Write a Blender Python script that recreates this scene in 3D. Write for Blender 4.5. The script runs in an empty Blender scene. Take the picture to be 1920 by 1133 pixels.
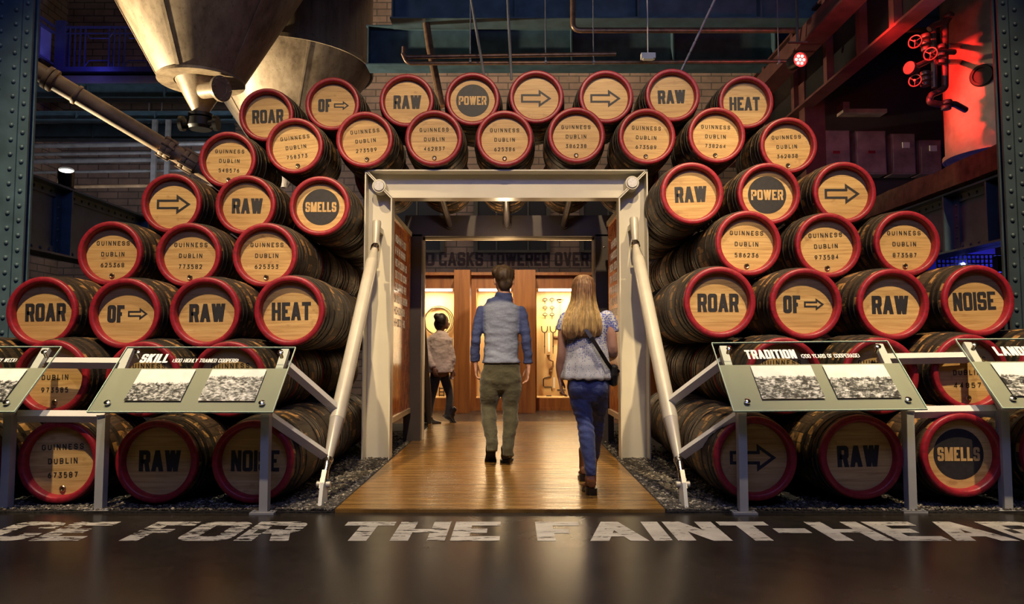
import bpy, math, random
from mathutils import Vector, Matrix, noise as mnoise

random.seed(7)
S = bpy.context.scene
C = S.collection
V = Vector
PI = math.pi

# ---------------------------------------------------------------- camera
FPX = 1400.0
CAMZ = 1.0
TILT = math.atan((660 - 566.5) / FPX)
cam_data = bpy.data.cameras.new('camera')
cam_data.sensor_width = 36.0
cam_data.lens = FPX / 1920 * 36.0
cam_data.clip_end = 100
cam = bpy.data.objects.new('camera', cam_data)
C.objects.link(cam)
cam.location = (0, 0, CAMZ)
cam.rotation_euler = (PI / 2 + TILT, 0, 0)
S.camera = cam
_f = V((0, math.cos(TILT), math.sin(TILT)))
_u = V((0, -math.sin(TILT), math.cos(TILT)))


def ray(px, py):
    return _f * FPX + V((px - 960, 0, 0)) + _u * (566.5 - py)


def at(px, py, Y):
    d = ray(px, py)
    return V((0, 0, CAMZ)) + d * (Y / d.y)


def atz(px, py, z=0.0):
    d = ray(px, py)
    return V((0, 0, CAMZ)) + d * ((z - CAMZ) / d.z)


# ---------------------------------------------------------------- view + world
S.view_settings.view_transform = 'Standard'
S.view_settings.look = 'None'
S.view_settings.exposure = 0.0
S.view_settings.gamma = 1.0
S.view_settings.use_curve_mapping = False
S.cycles.use_denoising = True
S.cycles.max_bounces = 6
S.cycles.diffuse_bounces = 3
S.cycles.glossy_bounces = 3
S.cycles.transparent_max_bounces = 10
S.cycles.caustics_reflective = False
S.cycles.caustics_refractive = False
S.cycles.sample_clamp_indirect = 4.0

w = bpy.data.worlds.new('World')
S.world = w
w.use_nodes = True
w.node_tree.nodes['Background'].inputs[0].default_value = (0.25, 0.33, 0.55, 1)
w.node_tree.nodes['Background'].inputs[1].default_value = 0.008


def aim(o, target):
    o.rotation_euler = (V(target) - o.location).to_track_quat('-Z', 'Y').to_euler()


def spot(name, loc, target, power, color, angle=60, blend=0.6, size=0.15):
    d = bpy.data.lights.new(name, 'SPOT')
    d.energy = power
    d.color = color
    d.spot_size = math.radians(angle)
    d.spot_blend = blend
    d.shadow_soft_size = size
    o = bpy.data.objects.new(name, d)
    C.objects.link(o)
    o.location = loc
    aim(o, target)
    return o


def area(name, loc, target, power, color, sx, sy):
    d = bpy.data.lights.new(name, 'AREA')
    d.energy = power
    d.color = color
    d.shape = 'RECTANGLE'
    d.size = sx
    d.size_y = sy
    o = bpy.data.objects.new(name, d)
    C.objects.link(o)
    o.location = loc
    aim(o, target)
    return o


def point(name, loc, power, color, size=0.1):
    d = bpy.data.lights.new(name, 'POINT')
    d.energy = power
    d.color = color
    d.shadow_soft_size = size
    o = bpy.data.objects.new(name, d)
    C.objects.link(o)
    o.location = loc
    return o


WARM = (1.0, 0.74, 0.40)
COOL = (0.30, 0.38, 1.0)
# ceiling spotlights over the visitors, out of frame above
spot('key_spot_left', (-2.9, 1.1, 8.6), (-2.7, 6.0, 1.6), 3700, WARM, 36, 0.8, 0.10)
spot('key_spot_right', (2.7, 1.1, 8.6), (2.9, 6.0, 1.8), 4800, WARM, 36, 0.8, 0.10)
spot('key_spot_middle', (0.1, -1.4, 7.9), (0.0, 7.0, 2.5), 3700, WARM, 34, 0.8, 0.10)
area('cool_fill', (0.0, -0.5, 5.5), (0, 6.0, 1.6), 105, COOL, 5.0, 1.5)
# downlight over the walkway, back wall wash, added fills, blue and red effect lights
spot('walkway_downlight', (0.0, 5.6, 5.9), (0.0, 6.2, 0.0), 200, WARM, 50, 0.8, 0.1)
spot('passage_fill_spot', (-0.2, 8.75, 4.4), (-0.4, 12.2, 0.9), 620, (1.0, 0.72, 0.45), 62, 0.7, 0.1)  # unseen light added to brighten the coat and the cabinet wood
point('passage_fill', (-0.08, 7.85, 2.12), 12, (1.0, 0.72, 0.42), 0.08)  # added unseen source that brightens the picture panels
area('pipe_fill', (-4.6, 6.9, 6.6), (-4.6, 9.2, 3.6), 22, (1.0, 0.8, 0.55), 1.0, 0.4)  # extra fill put in to lighten the sloping pipe
area('gallery_fill', (-5.6, 12.0, 2.6), (-6.2, 16.5, 5.6), 105, (0.85, 0.88, 1.0), 3.0, 0.6)  # added light lifting the dark background beams at left
spot('floor_fill_left', (-1.6, 3.0, 8.4), (-1.7, 4.5, 0.0), 1500, (1.0, 0.82, 0.58), 44, 0.8, 0.10)  # added downlight to make the floor lettering brighter
spot('floor_fill_right', (1.6, 3.0, 8.4), (1.7, 4.5, 0.0), 1500, (1.0, 0.82, 0.58), 44, 0.8, 0.10)  # its added counterpart for the right half of the lettering
area('hall_wash', (0.0, 14.5, 9.0), (0, 17.5, 6.0), 220, (1.0, 0.76, 0.5), 9.0, 1.0)
spot('hopper_spot', (-8.2, 9.9, 2.6), (-4.2, 10.3, 4.6), 4200, (1.0, 0.80, 0.50), 60, 0.6, 0.1)
spot('hopper_spot_low', (-5.4, 11.0, 2.4), (-3.9, 12.8, 4.4), 420, (1.0, 0.80, 0.50), 60, 0.6, 0.1)
area('beam_light', (2.2, 6.5, 4.1), (2.0, 10.5, 6.0), 12, (0.8, 0.8, 0.9), 4.0, 0.6)
point('railing_blue', at(140, 100, 15.6), 7, (0.12, 0.12, 1.0), 0.2)
point('blue_show_light', at(1868, 525, 9.1), 9, (0.08, 0.10, 1.0), 0.15)


# ---------------------------------------------------------------- node helpers
class G:
    def __init__(s, name, rough=0.5, metal=0.0, color=None, spec=None):
        s.m = bpy.data.materials.new(name)
        s.m.use_nodes = True
        s.t = s.m.node_tree
        s.b = s.t.nodes['Principled BSDF']
        s.out = s.t.nodes['Material Output']
        s.b.inputs['Roughness'].default_value = rough
        s.b.inputs['Metallic'].default_value = metal
        if spec is not None:
            s.b.inputs['Specular IOR Level'].default_value = spec
        if color is not None:
            s.b.inputs['Base Color'].default_value = (*color, 1)

    def put(s, sock, v):
        if v is None:
            return
        if isinstance(v, bpy.types.NodeSocket):
            s.t.links.new(v, sock)
        elif isinstance(v, (tuple, list)) and len(v) == 3 and sock.type == 'RGBA':
            sock.default_value = (*v, 1)
        else:
            sock.default_value = v

    def node(s, typ, ins=None, **attrs):
        n = s.t.nodes.new(typ)
        for k, v in attrs.items():
            setattr(n, k, v)
        for k, v in (ins or {}).items():
            s.put(n.inputs[k], v)
        return n

    def math(s, op, a, b=None, c=None, clamp=False):
        n = s.node('ShaderNodeMath', operation=op, use_clamp=clamp)
        s.put(n.inputs[0], a)
        s.put(n.inputs[1], b)
        s.put(n.inputs[2], c)
        return n.outputs[0]

    def coord(s, which='Object'):
        return s.node('ShaderNodeTexCoord').outputs[which]

    def xyz(s, vec):
        n = s.node('ShaderNodeSeparateXYZ', {0: vec})
        return n.outputs[0], n.outputs[1], n.outputs[2]

    def comb(s, x=0.0, y=0.0, z=0.0):
        return s.node('ShaderNodeCombineXYZ', {0: x, 1: y, 2: z}).outputs[0]

    def mapping(s, vec, scale=(1, 1, 1), loc=(0, 0, 0), rot=(0, 0, 0)):
        n = s.node('ShaderNodeMapping', {0: vec})
        n.inputs['Scale'].default_value = scale
        n.inputs['Rotation'].default_value = rot
        if isinstance(loc, bpy.types.NodeSocket):
            s.put(n.inputs['Location'], loc)
        else:
            n.inputs['Location'].default_value = loc
        return n.outputs[0]

    def noise(s, vec, scale=5.0, detail=3.0, rough=0.5, dist=0.0):
        n = s.node('ShaderNodeTexNoise', {'Vector': vec, 'Scale': scale, 'Detail': detail,
                                          'Roughness': rough, 'Distortion': dist})
        return n.outputs[0]

    def white(s, vec):
        return s.node('ShaderNodeTexWhiteNoise', {'Vector': vec}).outputs['Value']

    def rand(s):
        return s.node('ShaderNodeObjectInfo').outputs['Random']

    def ramp(s, fac, stops, interp='LINEAR'):
        n = s.node('ShaderNodeValToRGB', {0: fac})
        r = n.color_ramp
        r.interpolation = interp
        while len(r.elements) < len(stops):
            r.elements.new(0.5)
        for e, (p, c) in zip(r.elements, stops):
            e.position = p
            e.color = (*c, 1) if len(c) == 3 else c
        return n.outputs[0]

    def step(s, v, a, b):
        return s.node('ShaderNodeMapRange', {0: v, 1: a, 2: b}, interpolation_type='SMOOTHSTEP').outputs[0]

    def mix(s, fac, a, b, mode='MIX'):
        n = s.node('ShaderNodeMix', data_type='RGBA', blend_type=mode)
        s.put(n.inputs[0], fac)
        s.put(n.inputs[6], a)
        s.put(n.inputs[7], b)
        return n.outputs[2]

    def color(s, v):
        s.put(s.b.inputs['Base Color'], v)
        return s

    def rough(s, v):
        s.put(s.b.inputs['Roughness'], v)
        return s

    def bump(s, h, strength=0.3, dist=0.01):
        n = s.node('ShaderNodeBump', {'Height': h, 'Strength': strength, 'Distance': dist})
        s.put(s.b.inputs['Normal'], n.outputs[0])
        return s


def simple(name, color, rough=0.5, metal=0.0, var=0.15, scale=12.0, bump=0.0):
    g = G(name, rough, metal)
    n = g.noise(g.coord(), scale, 4)
    lo = tuple(c * (1 - var) for c in color)
    hi = tuple(min(1, c * (1 + var)) for c in color)
    g.color(g.ramp(n, [(0.3, lo), (0.7, hi)]))
    if bump:
        g.bump(n, bump, 0.01)
    return g.m


def emit(name, color, strength):
    g = G(name)
    g.b.inputs['Base Color'].default_value = (*color, 1)
    g.b.inputs['Emission Color'].default_value = (*color, 1)
    g.b.inputs['Emission Strength'].default_value = strength
    return g.m


# ---------------------------------------------------------------- materials
M = {}

# cask head: horizontal oak boards, each with its own tone
g = G('oak_head', 0.55)
o = g.coord()
rnd = g.rand()
x, y, z = g.xyz(o)
off = g.math('MULTIPLY', rnd, 37.0)
zz = g.math('ADD', g.math('MULTIPLY', z, 10.5), off)
board = g.math('FLOOR', zz)
bt = g.white(g.comb(board, off, 3.0))
grain = g.noise(g.comb(g.math('ADD', g.math('MULTIPLY', x, 3.0), g.math('MULTIPLY', board, 7.3)), off,
                       g.math('MULTIPLY', z, 55.0)), 1.0, 5, 0.6, 0.6)
blot = g.noise(g.comb(g.math('ADD', x, off), off, g.math('MULTIPLY', z, 1.6)), 9.0, 3, 0.55)
c1 = g.ramp(grain, [(0.28, (0.38, 0.22, 0.075)), (0.5, (0.56, 0.36, 0.14)), (0.75, (0.68, 0.48, 0.215))])
c2 = g.mix(g.math('MULTIPLY', bt, 0.38), c1, (0.37, 0.215, 0.085))
c3 = g.mix(g.step(blot, 0.60, 0.78), c2, (0.37, 0.21, 0.08))
fr = g.math('FRACT', zz)
line = g.math('LESS_THAN', fr, 0.018)
c4 = g.mix(g.math('MULTIPLY', line, 0.55), c3, (0.2, 0.11, 0.04))
c5 = g.mix(1.0, c4, g.ramp(rnd, [(0.0, (0.86, 0.83, 0.80)), (1.0, (1, 1, 1))]), 'MULTIPLY')
g.color(c5)
g.bump(g.math('SUBTRACT', grain, line), 0.12, 0.004)
M['head'] = g.m

# cask staves: dark oak with worn golden patches
g = G('oak_staves', 0.62)
x, y, z = g.xyz(g.coord())
rnd = g.math('MULTIPLY', g.rand(), 53.0)
ang = g.math('MULTIPLY', g.math('ARCTAN2', x, z), 26 / (2 * PI))
ang = g.math('ADD', ang, 13.0)
idx = g.math('FLOOR', ang)
fr = g.math('FRACT', ang)
tone = g.white(g.comb(idx, rnd, 1.0))
sec = g.math('FLOOR', g.math('ADD', g.math('MULTIPLY', y, 13.0), g.math('MULTIPLY', tone, 1.0)))
wear = g.white(g.comb(idx, sec, rnd))
grain = g.noise(g.comb(g.math('MULTIPLY', ang, 5.0), g.math('MULTIPLY', y, 9.0), rnd), 1.0, 5, 0.65)
blot = g.noise(g.comb(g.math('MULTIPLY', ang, 0.9), g.math('MULTIPLY', y, 16.0), rnd), 1.0, 4, 0.6, 0.4)
base = g.ramp(grain, [(0.3, (0.012, 0.007, 0.004)), (0.55, (0.042, 0.024, 0.012)), (0.8, (0.10, 0.055, 0.025))])
base = g.mix(g.math('MULTIPLY', tone, 0.5), base, (0.06, 0.034, 0.017))
patch = g.math('MULTIPLY', g.step(wear, 0.58, 0.68), g.step(blot, 0.44, 0.56))
base = g.mix(g.math('MULTIPLY', patch, 0.85), base, (0.40, 0.205, 0.065))
gap = g.math('ADD', g.math('LESS_THAN', fr, 0.05), g.math('GREATER_THAN', fr, 0.96))
base = g.mix(g.math('MULTIPLY', gap, 0.85), base, (0.008, 0.006, 0.004))
g.color(base)
g.rough(g.ramp(grain, [(0.2, (0.45,) * 3), (0.8, (0.75,) * 3)]))
g.bump(g.math('SUBTRACT', g.math('MULTIPLY', grain, 0.6), gap), 0.45, 0.006)
M['staves'] = g.m

# red painted chime
g = G('red_paint', 0.44)
x, y, z = g.xyz(g.coord())
rnd = g.math('MULTIPLY', g.rand(), 53.0)
ang = g.math('ADD', g.math('MULTIPLY', g.math('ARCTAN2', x, z), 22 / (2 * PI)), 11.0)
fr = g.math('FRACT', ang)
pick = g.math('GREATER_THAN', g.white(g.comb(g.math('FLOOR', ang), rnd, 0.0)), 0.62)
crack = g.math('MULTIPLY', g.math('LESS_THAN', fr, 0.035), pick)
n = g.noise(g.coord(), 26.0, 5, 0.6)
col = g.ramp(n, [(0.3, (0.17, 0.007, 0.016)), (0.62, (0.29, 0.010, 0.024)), (0.8, (0.36, 0.03, 0.04))])
col = g.mix(g.math('MULTIPLY', crack, 0.75), col, (0.05, 0.01, 0.01))
g.color(col)
g.bump(g.math('SUBTRACT', g.math('MULTIPLY', n, 0.5), crack), 0.3, 0.004)
M['red'] = g.m

M['hoop'] = simple('iron_hoop', (0.035, 0.028, 0.022), 0.55, 0.6, 0.5, 30, 0.15)
M['ink'] = simple('black_ink', (0.014, 0.013, 0.017), 0.6, 0, 0.3, 40)
g = G('stencil_ink', 0.7, 0, (0.02, 0.014, 0.010))
nn = g.noise(g.coord(), 42.0, 4, 0.7)
g.put(g.b.inputs['Alpha'], g.ramp(g.math('ADD', nn, g.math('MULTIPLY', g.rand(), 0.10)),
                                  [(0.30, (0.5,) * 3), (0.46, (0.92,) * 3)]))
M['stencil'] = g.m
M['tan_paint'] = simple('tan_paint', (0.50, 0.32, 0.135), 0.6, 0, 0.15, 20)
M['brass'] = simple('bung_metal', (0.45, 0.36, 0.22), 0.3, 1.0, 0.2, 20)

M['cream'] = simple('cream_steel', (0.60, 0.57, 0.49), 0.34, 0.0, 0.05, 4)
M['white_rail'] = simple('pale_rail_paint', (0.60, 0.59, 0.57), 0.38, 0.0, 0.05, 6)
M['post_paint'] = simple('grey_post_paint', (0.42, 0.43, 0.44), 0.38, 0.1, 0.06, 6)
M['strut'] = simple('strut_paint', (0.46, 0.43, 0.375), 0.33, 0.1, 0.06, 9)
M['chrome'] = simple('polished_steel', (0.72, 0.70, 0.68), 0.16, 1.0, 0.06, 9)
g = G('brushed_disc', 0.28, 1.0)
x, y, z = g.xyz(g.coord())
M['disc'] = simple('brushed_steel', (0.50, 0.49, 0.47), 0.42, 0.6, 0.15, 60)
M['dark_gate'] = simple('bronze_dark_steel', (0.060, 0.050, 0.052), 0.36, 0.25, 0.12, 5)
M['trim'] = simple('pale_trim', (0.66, 0.55, 0.38), 0.3, 0.4, 0.08, 5)

# polished concrete
g = G('polished_concrete', 0.3)
o = g.coord()
n1 = g.noise(o, 1.3, 5, 0.6)
n2 = g.noise(o, 14.0, 4, 0.65)
n3 = g.noise(g.mapping(o, (30, 1.2, 1)), 1.0, 3)
col = g.ramp(g.math('ADD', g.math('MULTIPLY', n1, 0.6), g.math('MULTIPLY', n2, 0.4)),
             [(0.35, (0.014, 0.0118, 0.0098)), (0.62, (0.031, 0.026, 0.0215)), (0.75, (0.045, 0.038, 0.031))])
g.color(col)
g.rough(g.ramp(n1, [(0.3, (0.22,) * 3), (0.75, (0.30,) * 3)]))
g.bump(n3, 0.012, 0.003)
M['floor'] = g.m

# floor paint, worn through in places
g = G('worn_white_paint', 0.45, 0, (0.56, 0.52, 0.46))
o = g.coord()
x, y, z = g.xyz(o)
wear = g.noise(g.mapping(o, (5.0, 20.0, 1)), 1.6, 6, 0.72)
edge = g.math('MULTIPLY', g.math('SUBTRACT', 1.0, g.step(y, 4.05, 4.32)), 0.13)
left = g.math('MULTIPLY', g.math('SUBTRACT', 1.0, g.step(x, -2.4, 0.9)), 0.075)
th = g.math('ADD', g.math('ADD', edge, left), 0.27)
a = g.math('GREATER_THAN', wear, th)
g.put(g.b.inputs['Alpha'], g.math('MULTIPLY', a, 0.94))
g.color(g.ramp(g.noise(o, 9.0, 4), [(0.3, (0.42, 0.39, 0.345)), (0.7, (0.62, 0.585, 0.52))]))
M['floor_paint'] = g.m

# walkway boards run across
g = G('oiled_boards', 0.22)
o = g.coord()
x, y, z = g.xyz(o)
yy = g.math('MULTIPLY', y, 8.2)
bi = g.math('FLOOR', yy)
fr = g.math('FRACT', yy)
tone = g.white(g.comb(bi, 2.0, 0.0))
fine = g.noise(g.comb(g.math('MULTIPLY', x, 1.3), g.math('MULTIPLY', y, 70.0), tone), 1.0, 4, 0.6)
grain = g.noise(g.comb(g.math('ADD', g.math('MULTIPLY', x, 2.4), g.math('MULTIPLY', tone, 20.0)),
                       g.math('MULTIPLY', y, 46.0), tone), 1.0, 5, 0.65, 0.5)
col = g.ramp(grain, [(0.28, (0.105, 0.047, 0.010)), (0.5, (0.27, 0.14, 0.034)), (0.72, (0.42, 0.245, 0.072))])
col = g.mix(g.math('MULTIPLY', tone, 0.45), col, (0.20, 0.095, 0.02))
col = g.mix(g.math('MULTIPLY', g.step(fine, 0.50, 0.66), 0.72), col, (0.060, 0.024, 0.005))
gap = g.math('LESS_THAN', fr, 0.09)
col = g.mix(g.math('MULTIPLY', gap, 0.92), col, (0.02, 0.01, 0.004))
g.color(col)
g.rough(g.ramp(fine, [(0.3, (0.15,) * 3), (0.7, (0.34,) * 3)]))
g.bump(g.math('SUBTRACT', g.math('MULTIPLY', g.math('ADD', fine, grain), 0.4), gap), 0.22, 0.006)
M['boards'] = g.m

g = G('gravel_stones', 0.75)
n = g.noise(g.coord(), 42.0, 2, 0.5)
v = g.node('ShaderNodeTexVoronoi', {'Vector': g.coord(), 'Scale': 45.0})
cc = g.white(v.outputs['Color'])
g.color(g.ramp(cc, [(0.0, (0.02, 0.018, 0.016)), (0.6, (0.055, 0.048, 0.042)), (0.86, (0.15, 0.13, 0.105)), (1.0, (0.40, 0.36, 0.30))]))
M['gravel'] = g.m
M['soil'] = simple('dark_gravel_bed', (0.018, 0.016, 0.015), 0.95, 0, 0.5, 60, 0.8)

# brick
def brick_mat(name, a, b, mortar, sx):
    g = G(name, 0.8)
    x, y, z = g.xyz(g.coord())
    vec = g.comb(g.math('ADD', x, y), z, 0.0)
    n = g.node('ShaderNodeTexBrick', {'Vector': vec, 'Color1': a, 'Color2': b, 'Mortar': mortar,
                                      'Scale': sx, 'Mortar Size': 0.016, 'Bias': 0.0,
                                      'Brick Width': 0.56, 'Row Height': 0.19})
    d = g.noise(g.coord(), 2.0, 4, 0.6)
    g.color(g.mix(1.0, n.outputs[0], g.ramp(d, [(0.3, (0.55,) * 3), (0.7, (1.0,) * 3)]), 'MULTIPLY'))
    g.bump(n.outputs['Fac'], -0.4, 0.01)
    return g.m


M['brick'] = brick_mat('old_brick', (0.32, 0.215, 0.16), (0.24, 0.165, 0.125), (0.10, 0.08, 0.066), 1.15)
M['dark_wall'] = simple('dark_plaster', (0.045, 0.042, 0.045), 0.85, 0, 0.3, 1.5)
M['ceiling'] = simple('dark_ceiling', (0.03, 0.032, 0.036), 0.9, 0, 0.3, 1.0)
M['teal'] = simple('teal_painted_steel', (0.075, 0.132, 0.170), 0.45, 0.1, 0.25, 5, 0.05)
M['teal_shaded'] = simple('shaded_teal_steel', (0.03, 0.048, 0.062), 0.5, 0.1, 0.3, 4, 0.05)  # the teal again, with shade put into the colour
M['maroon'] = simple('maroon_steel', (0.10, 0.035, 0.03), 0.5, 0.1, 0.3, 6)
M['copper'] = simple('old_copper_pipe', (0.26, 0.15, 0.09), 0.38, 0.6, 0.3, 14)
M['grey_pipe'] = simple('grey_pipe', (0.26, 0.26, 0.26), 0.42, 0.4, 0.2, 8)
M['beige_pipe'] = simple('beige_pipe', (0.34, 0.225, 0.125), 0.55, 0.0, 0.35, 6, 0.1)
M['black'] = simple('black_metal', (0.014, 0.014, 0.015), 0.42, 0.3, 0.2, 10)
M['timber'] = simple('old_timber', (0.10, 0.06, 0.035), 0.8, 0, 0.5, 9, 0.4)
M['blue_steel'] = simple('blue_railing_paint', (0.07, 0.07, 0.20), 0.4, 0.2, 0.1, 8)
M['cat_floor'] = simple('catwalk_soffit', (0.35, 0.31, 0.27), 0.8, 0, 0.2, 2)
M['window_dark'] = simple('dark_window_glass', (0.006, 0.006, 0.008), 0.6, 0, 0.2, 2)
M['win_frame'] = simple('window_frame_paint', (0.055, 0.05, 0.035), 0.6, 0, 0.2, 5)
M['ghost_paint'] = simple('faded_dark_paint', (0.045, 0.024, 0.024), 0.8, 0, 0.4, 9)

# hopper sheet metal, tarnished bronze-silver
g = G('hopper_metal', 0.45, 0.15)
o = g.coord()
n1 = g.noise(g.mapping(o, (1.2, 1.2, 0.5)), 2.2, 5, 0.6)
n2 = g.noise(g.mapping(o, (8, 8, 0.8)), 1.5, 4, 0.6)
n3 = g.noise(o, 22.0, 5, 0.7)
c = g.ramp(g.math('ADD', g.math('MULTIPLY', n1, 0.6), g.math('MULTIPLY', n2, 0.4)),
           [(0.32, (0.11, 0.075, 0.048)), (0.5, (0.28, 0.21, 0.135)), (0.7, (0.42, 0.33, 0.22))])
c = g.mix(g.math('MULTIPLY', g.step(n3, 0.56, 0.68), 0.5), c, (0.08, 0.055, 0.035))
g.color(c)
g.rough(g.ramp(n1, [(0.3, (0.36,) * 3), (0.7, (0.55,) * 3)]))
M['hopper'] = g.m
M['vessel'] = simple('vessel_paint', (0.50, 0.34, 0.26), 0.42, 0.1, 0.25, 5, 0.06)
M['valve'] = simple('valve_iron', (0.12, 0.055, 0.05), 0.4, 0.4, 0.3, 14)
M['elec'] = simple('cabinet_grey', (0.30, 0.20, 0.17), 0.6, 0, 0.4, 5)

# cabinet wood and vitrine
g = G('cabinet_wood', 0.42)
o = g.coord()
gr = g.noise(g.mapping(o, (14, 14, 1.1)), 1.0, 5, 0.6, 0.4)
g.color(g.ramp(gr, [(0.3, (0.21, 0.068, 0.014)), (0.55, (0.34, 0.125, 0.028)), (0.75, (0.42, 0.17, 0.042))]))
M['cabinet'] = g.m
g = G('vitrine_board', 0.5)
o = g.coord()
gr = g.noise(g.mapping(o, (10, 10, 1.0)), 1.0, 4, 0.6, 0.3)
g.color(g.ramp(gr, [(0.3, (0.62, 0.40, 0.16)), (0.7, (0.72, 0.50, 0.22))]))
M['vitrine'] = g.m
M['strip'] = emit('light_strip', (1.0, 0.86, 0.6), 9.0)
M['tool_iron'] = simple('tool_iron', (0.07, 0.05, 0.035), 0.45, 0.6, 0.3, 14)
M['tool_wood'] = simple('tool_wood', (0.16, 0.07, 0.025), 0.5, 0, 0.3, 14)
M['label_white'] = simple('label_white', (0.85, 0.8, 0.7), 0.6, 0, 0.03, 5)
M['white_text'] = simple('white_lettering', (0.86, 0.86, 0.84), 0.5, 0, 0.03, 5)

# graphic panels: a fiery orange-brown picture
g = G('orange_graphic', 0.14)
o = g.coord()
x, y, z = g.xyz(o)
n = g.noise(g.mapping(o, (1, 6, 2.0)), 2.4, 6, 0.65, 1.2)
n2 = g.noise(g.mapping(o, (1, 14, 1.2)), 2.0, 3, 0.6)
c = g.ramp(g.math('ADD', g.math('MULTIPLY', n, 0.65), g.math('MULTIPLY', n2, 0.35)),
           [(0.34, (0.04, 0.012, 0.005)), (0.42, (0.28, 0.06, 0.015)), (0.52, (0.55, 0.16, 0.035)), (0.64, (0.75, 0.36, 0.09))])
g.color(c)
M['graphic'] = g.m


# clear and frosted glass
def glass_mat(name, tint, gloss):
    g = G(name)
    g.t.nodes.remove(g.b)
    tr = g.node('ShaderNodeBsdfTransparent', {0: tint})
    gl = g.node('ShaderNodeBsdfGlossy', {0: (0.9, 0.95, 0.92), 1: 0.04})
    fz = g.node('ShaderNodeFresnel', {0: 1.45})
    front = g.math('SUBTRACT', 1.0, g.node('ShaderNodeNewGeometry').outputs['Backfacing'])
    fac = g.math('MULTIPLY', g.math('MULTIPLY', fz.outputs[0], front), gloss, clamp=True)
    mx = g.node('ShaderNodeMixShader', {0: fac, 1: tr.outputs[0], 2: gl.outputs[0]})
    g.t.links.new(mx.outputs[0], g.out.inputs[0])
    return g.m


M['glass'] = glass_mat('clear_glass', (0.93, 0.97, 0.94), 0.9)
g = G('frosted_glass', 0.4, 0, (0.60, 0.55, 0.47))
tl = g.node('ShaderNodeBsdfTranslucent', {0: (0.66, 0.63, 0.52)})
tr = g.node('ShaderNodeBsdfTransparent', {0: (0.8, 0.85, 0.75)})
m1 = g.node('ShaderNodeMixShader', {0: 0.35, 1: g.b.outputs[0], 2: tl.outputs[0]})
m2 = g.node('ShaderNodeMixShader', {0: 0.20, 1: m1.outputs[0], 2: tr.outputs[0]})
g.t.links.new(m2.outputs[0], g.out.inputs[0])
M['frost'] = g.m
M['glass_edge'] = simple('green_glass_edge', (0.55, 0.72, 0.58), 0.2, 0, 0.05, 5)


def photo_mat(name, seed, horizon, rows):
    """a black-and-white print: pale sky, grainy town below"""
    g = G(name, 0.35)
    x, y, z = g.xyz(g.coord('Generated'))
    v = g.comb(g.math('MULTIPLY', x, 1.5), g.math('ADD', y, seed), seed)
    n = g.noise(v, 5.5, 9, 0.78, 0.6)
    n2 = g.noise(g.mapping(v, (5, 22, 1)), 2.0, 5, 0.7)
    ridge = g.math('ADD', horizon, g.math('MULTIPLY', g.math('SUBTRACT', g.noise(g.mapping(v, (1, 0.01, 1)), 9.0, 5, 0.7), 0.5), 0.30))
    low = g.step(y, g.math('ADD', ridge, 0.02), g.math('SUBTRACT', ridge, 0.03))
    wv = g.node('ShaderNodeTexWave', {'Vector': g.mapping(v, (1, 1, 1), rot=(0, 0, 0.5)), 'Scale': rows, 'Distortion': 6.0, 'Detail': 3.0})
    vo = g.node('ShaderNodeTexVoronoi', {'Vector': g.mapping(v, (1.0, 2.6, 1)), 'Scale': 13.0})
    cell = g.white(vo.outputs['Color'])
    t = g.math('ADD', g.math('MULTIPLY', n, 0.72), g.math('MULTIPLY', cell, 0.14))
    t = g.math('ADD', t, g.math('MULTIPLY', n2, 0.12))
    t = g.math('ADD', t, g.math('MULTIPLY', wv.outputs['Fac'], 0.07 if rows > 8 else 0.02))
    town = g.ramp(t, [(0.42, (0.02,) * 3), (0.49, (0.10, 0.105, 0.10)), (0.545, (0.40, 0.41, 0.39)), (0.63, (0.78,) * 3)])
    sky = g.ramp(g.noise(v, 3.0, 3), [(0.3, (0.70, 0.72, 0.69)), (0.7, (0.85, 0.86, 0.83))])
    g.color(g.mix(low, sky, town))
    return g.m


for i, (h, r) in enumerate([(0.55, 2.0), (0.76, 14.0), (0.66, 3.0), (0.60, 6.0), (0.6, 5.0), (0.62, 4.0)]):
    M['photo%d' % i] = photo_mat('archive_print_%d' % i, i * 3.7, h, r)

# people
def cloth(name, a, b, scale=160.0, rough=0.85, bump=0.25):
    g = G(name, rough)
    o = g.coord()
    n = g.noise(o, 7.0, 4, 0.6)
    wv = g.noise(g.mapping(o, (1, 1, 0.35)), scale, 2, 0.6)
    g.color(g.ramp(g.math('ADD', g.math('MULTIPLY', n, 0.5), g.math('MULTIPLY', wv, 0.5)), [(0.35, a), (0.65, b)]))
    folds = g.noise(g.mapping(o, (1.0, 1.0, 2.2)), 9.0, 3, 0.5, 0.8)
    g.bump(g.math('ADD', g.math('MULTIPLY', wv, 0.06), folds), bump, 0.02)
    g.b.inputs['Sheen Weight'].default_value = 0.2
    return g.m




# man's shirt: deep blue sleeves and yoke, paler blue-grey back
g = G('two_tone_denim_shirt', 0.85)
o = g.coord()
x, y, z = g.xyz(o)
n = g.noise(o, 7.0, 4, 0.6)
wv = g.noise(g.mapping(o, (1, 1, 0.35)), 160.0, 2, 0.6)
t = g.math('ADD', g.math('MULTIPLY', n, 0.5), g.math('MULTIPLY', wv, 0.5))
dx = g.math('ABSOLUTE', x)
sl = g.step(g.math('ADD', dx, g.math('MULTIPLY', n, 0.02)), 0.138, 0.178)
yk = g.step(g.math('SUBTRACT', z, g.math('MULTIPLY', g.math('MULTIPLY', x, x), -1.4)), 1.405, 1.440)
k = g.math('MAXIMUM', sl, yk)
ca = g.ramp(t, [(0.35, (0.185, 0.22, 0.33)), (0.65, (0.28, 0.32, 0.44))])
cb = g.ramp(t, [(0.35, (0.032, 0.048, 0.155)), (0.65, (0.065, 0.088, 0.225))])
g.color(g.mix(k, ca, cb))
fo = g.noise(g.mapping(o, (1.0, 1.0, 2.2)), 9.0, 3, 0.5, 0.8)
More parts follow.
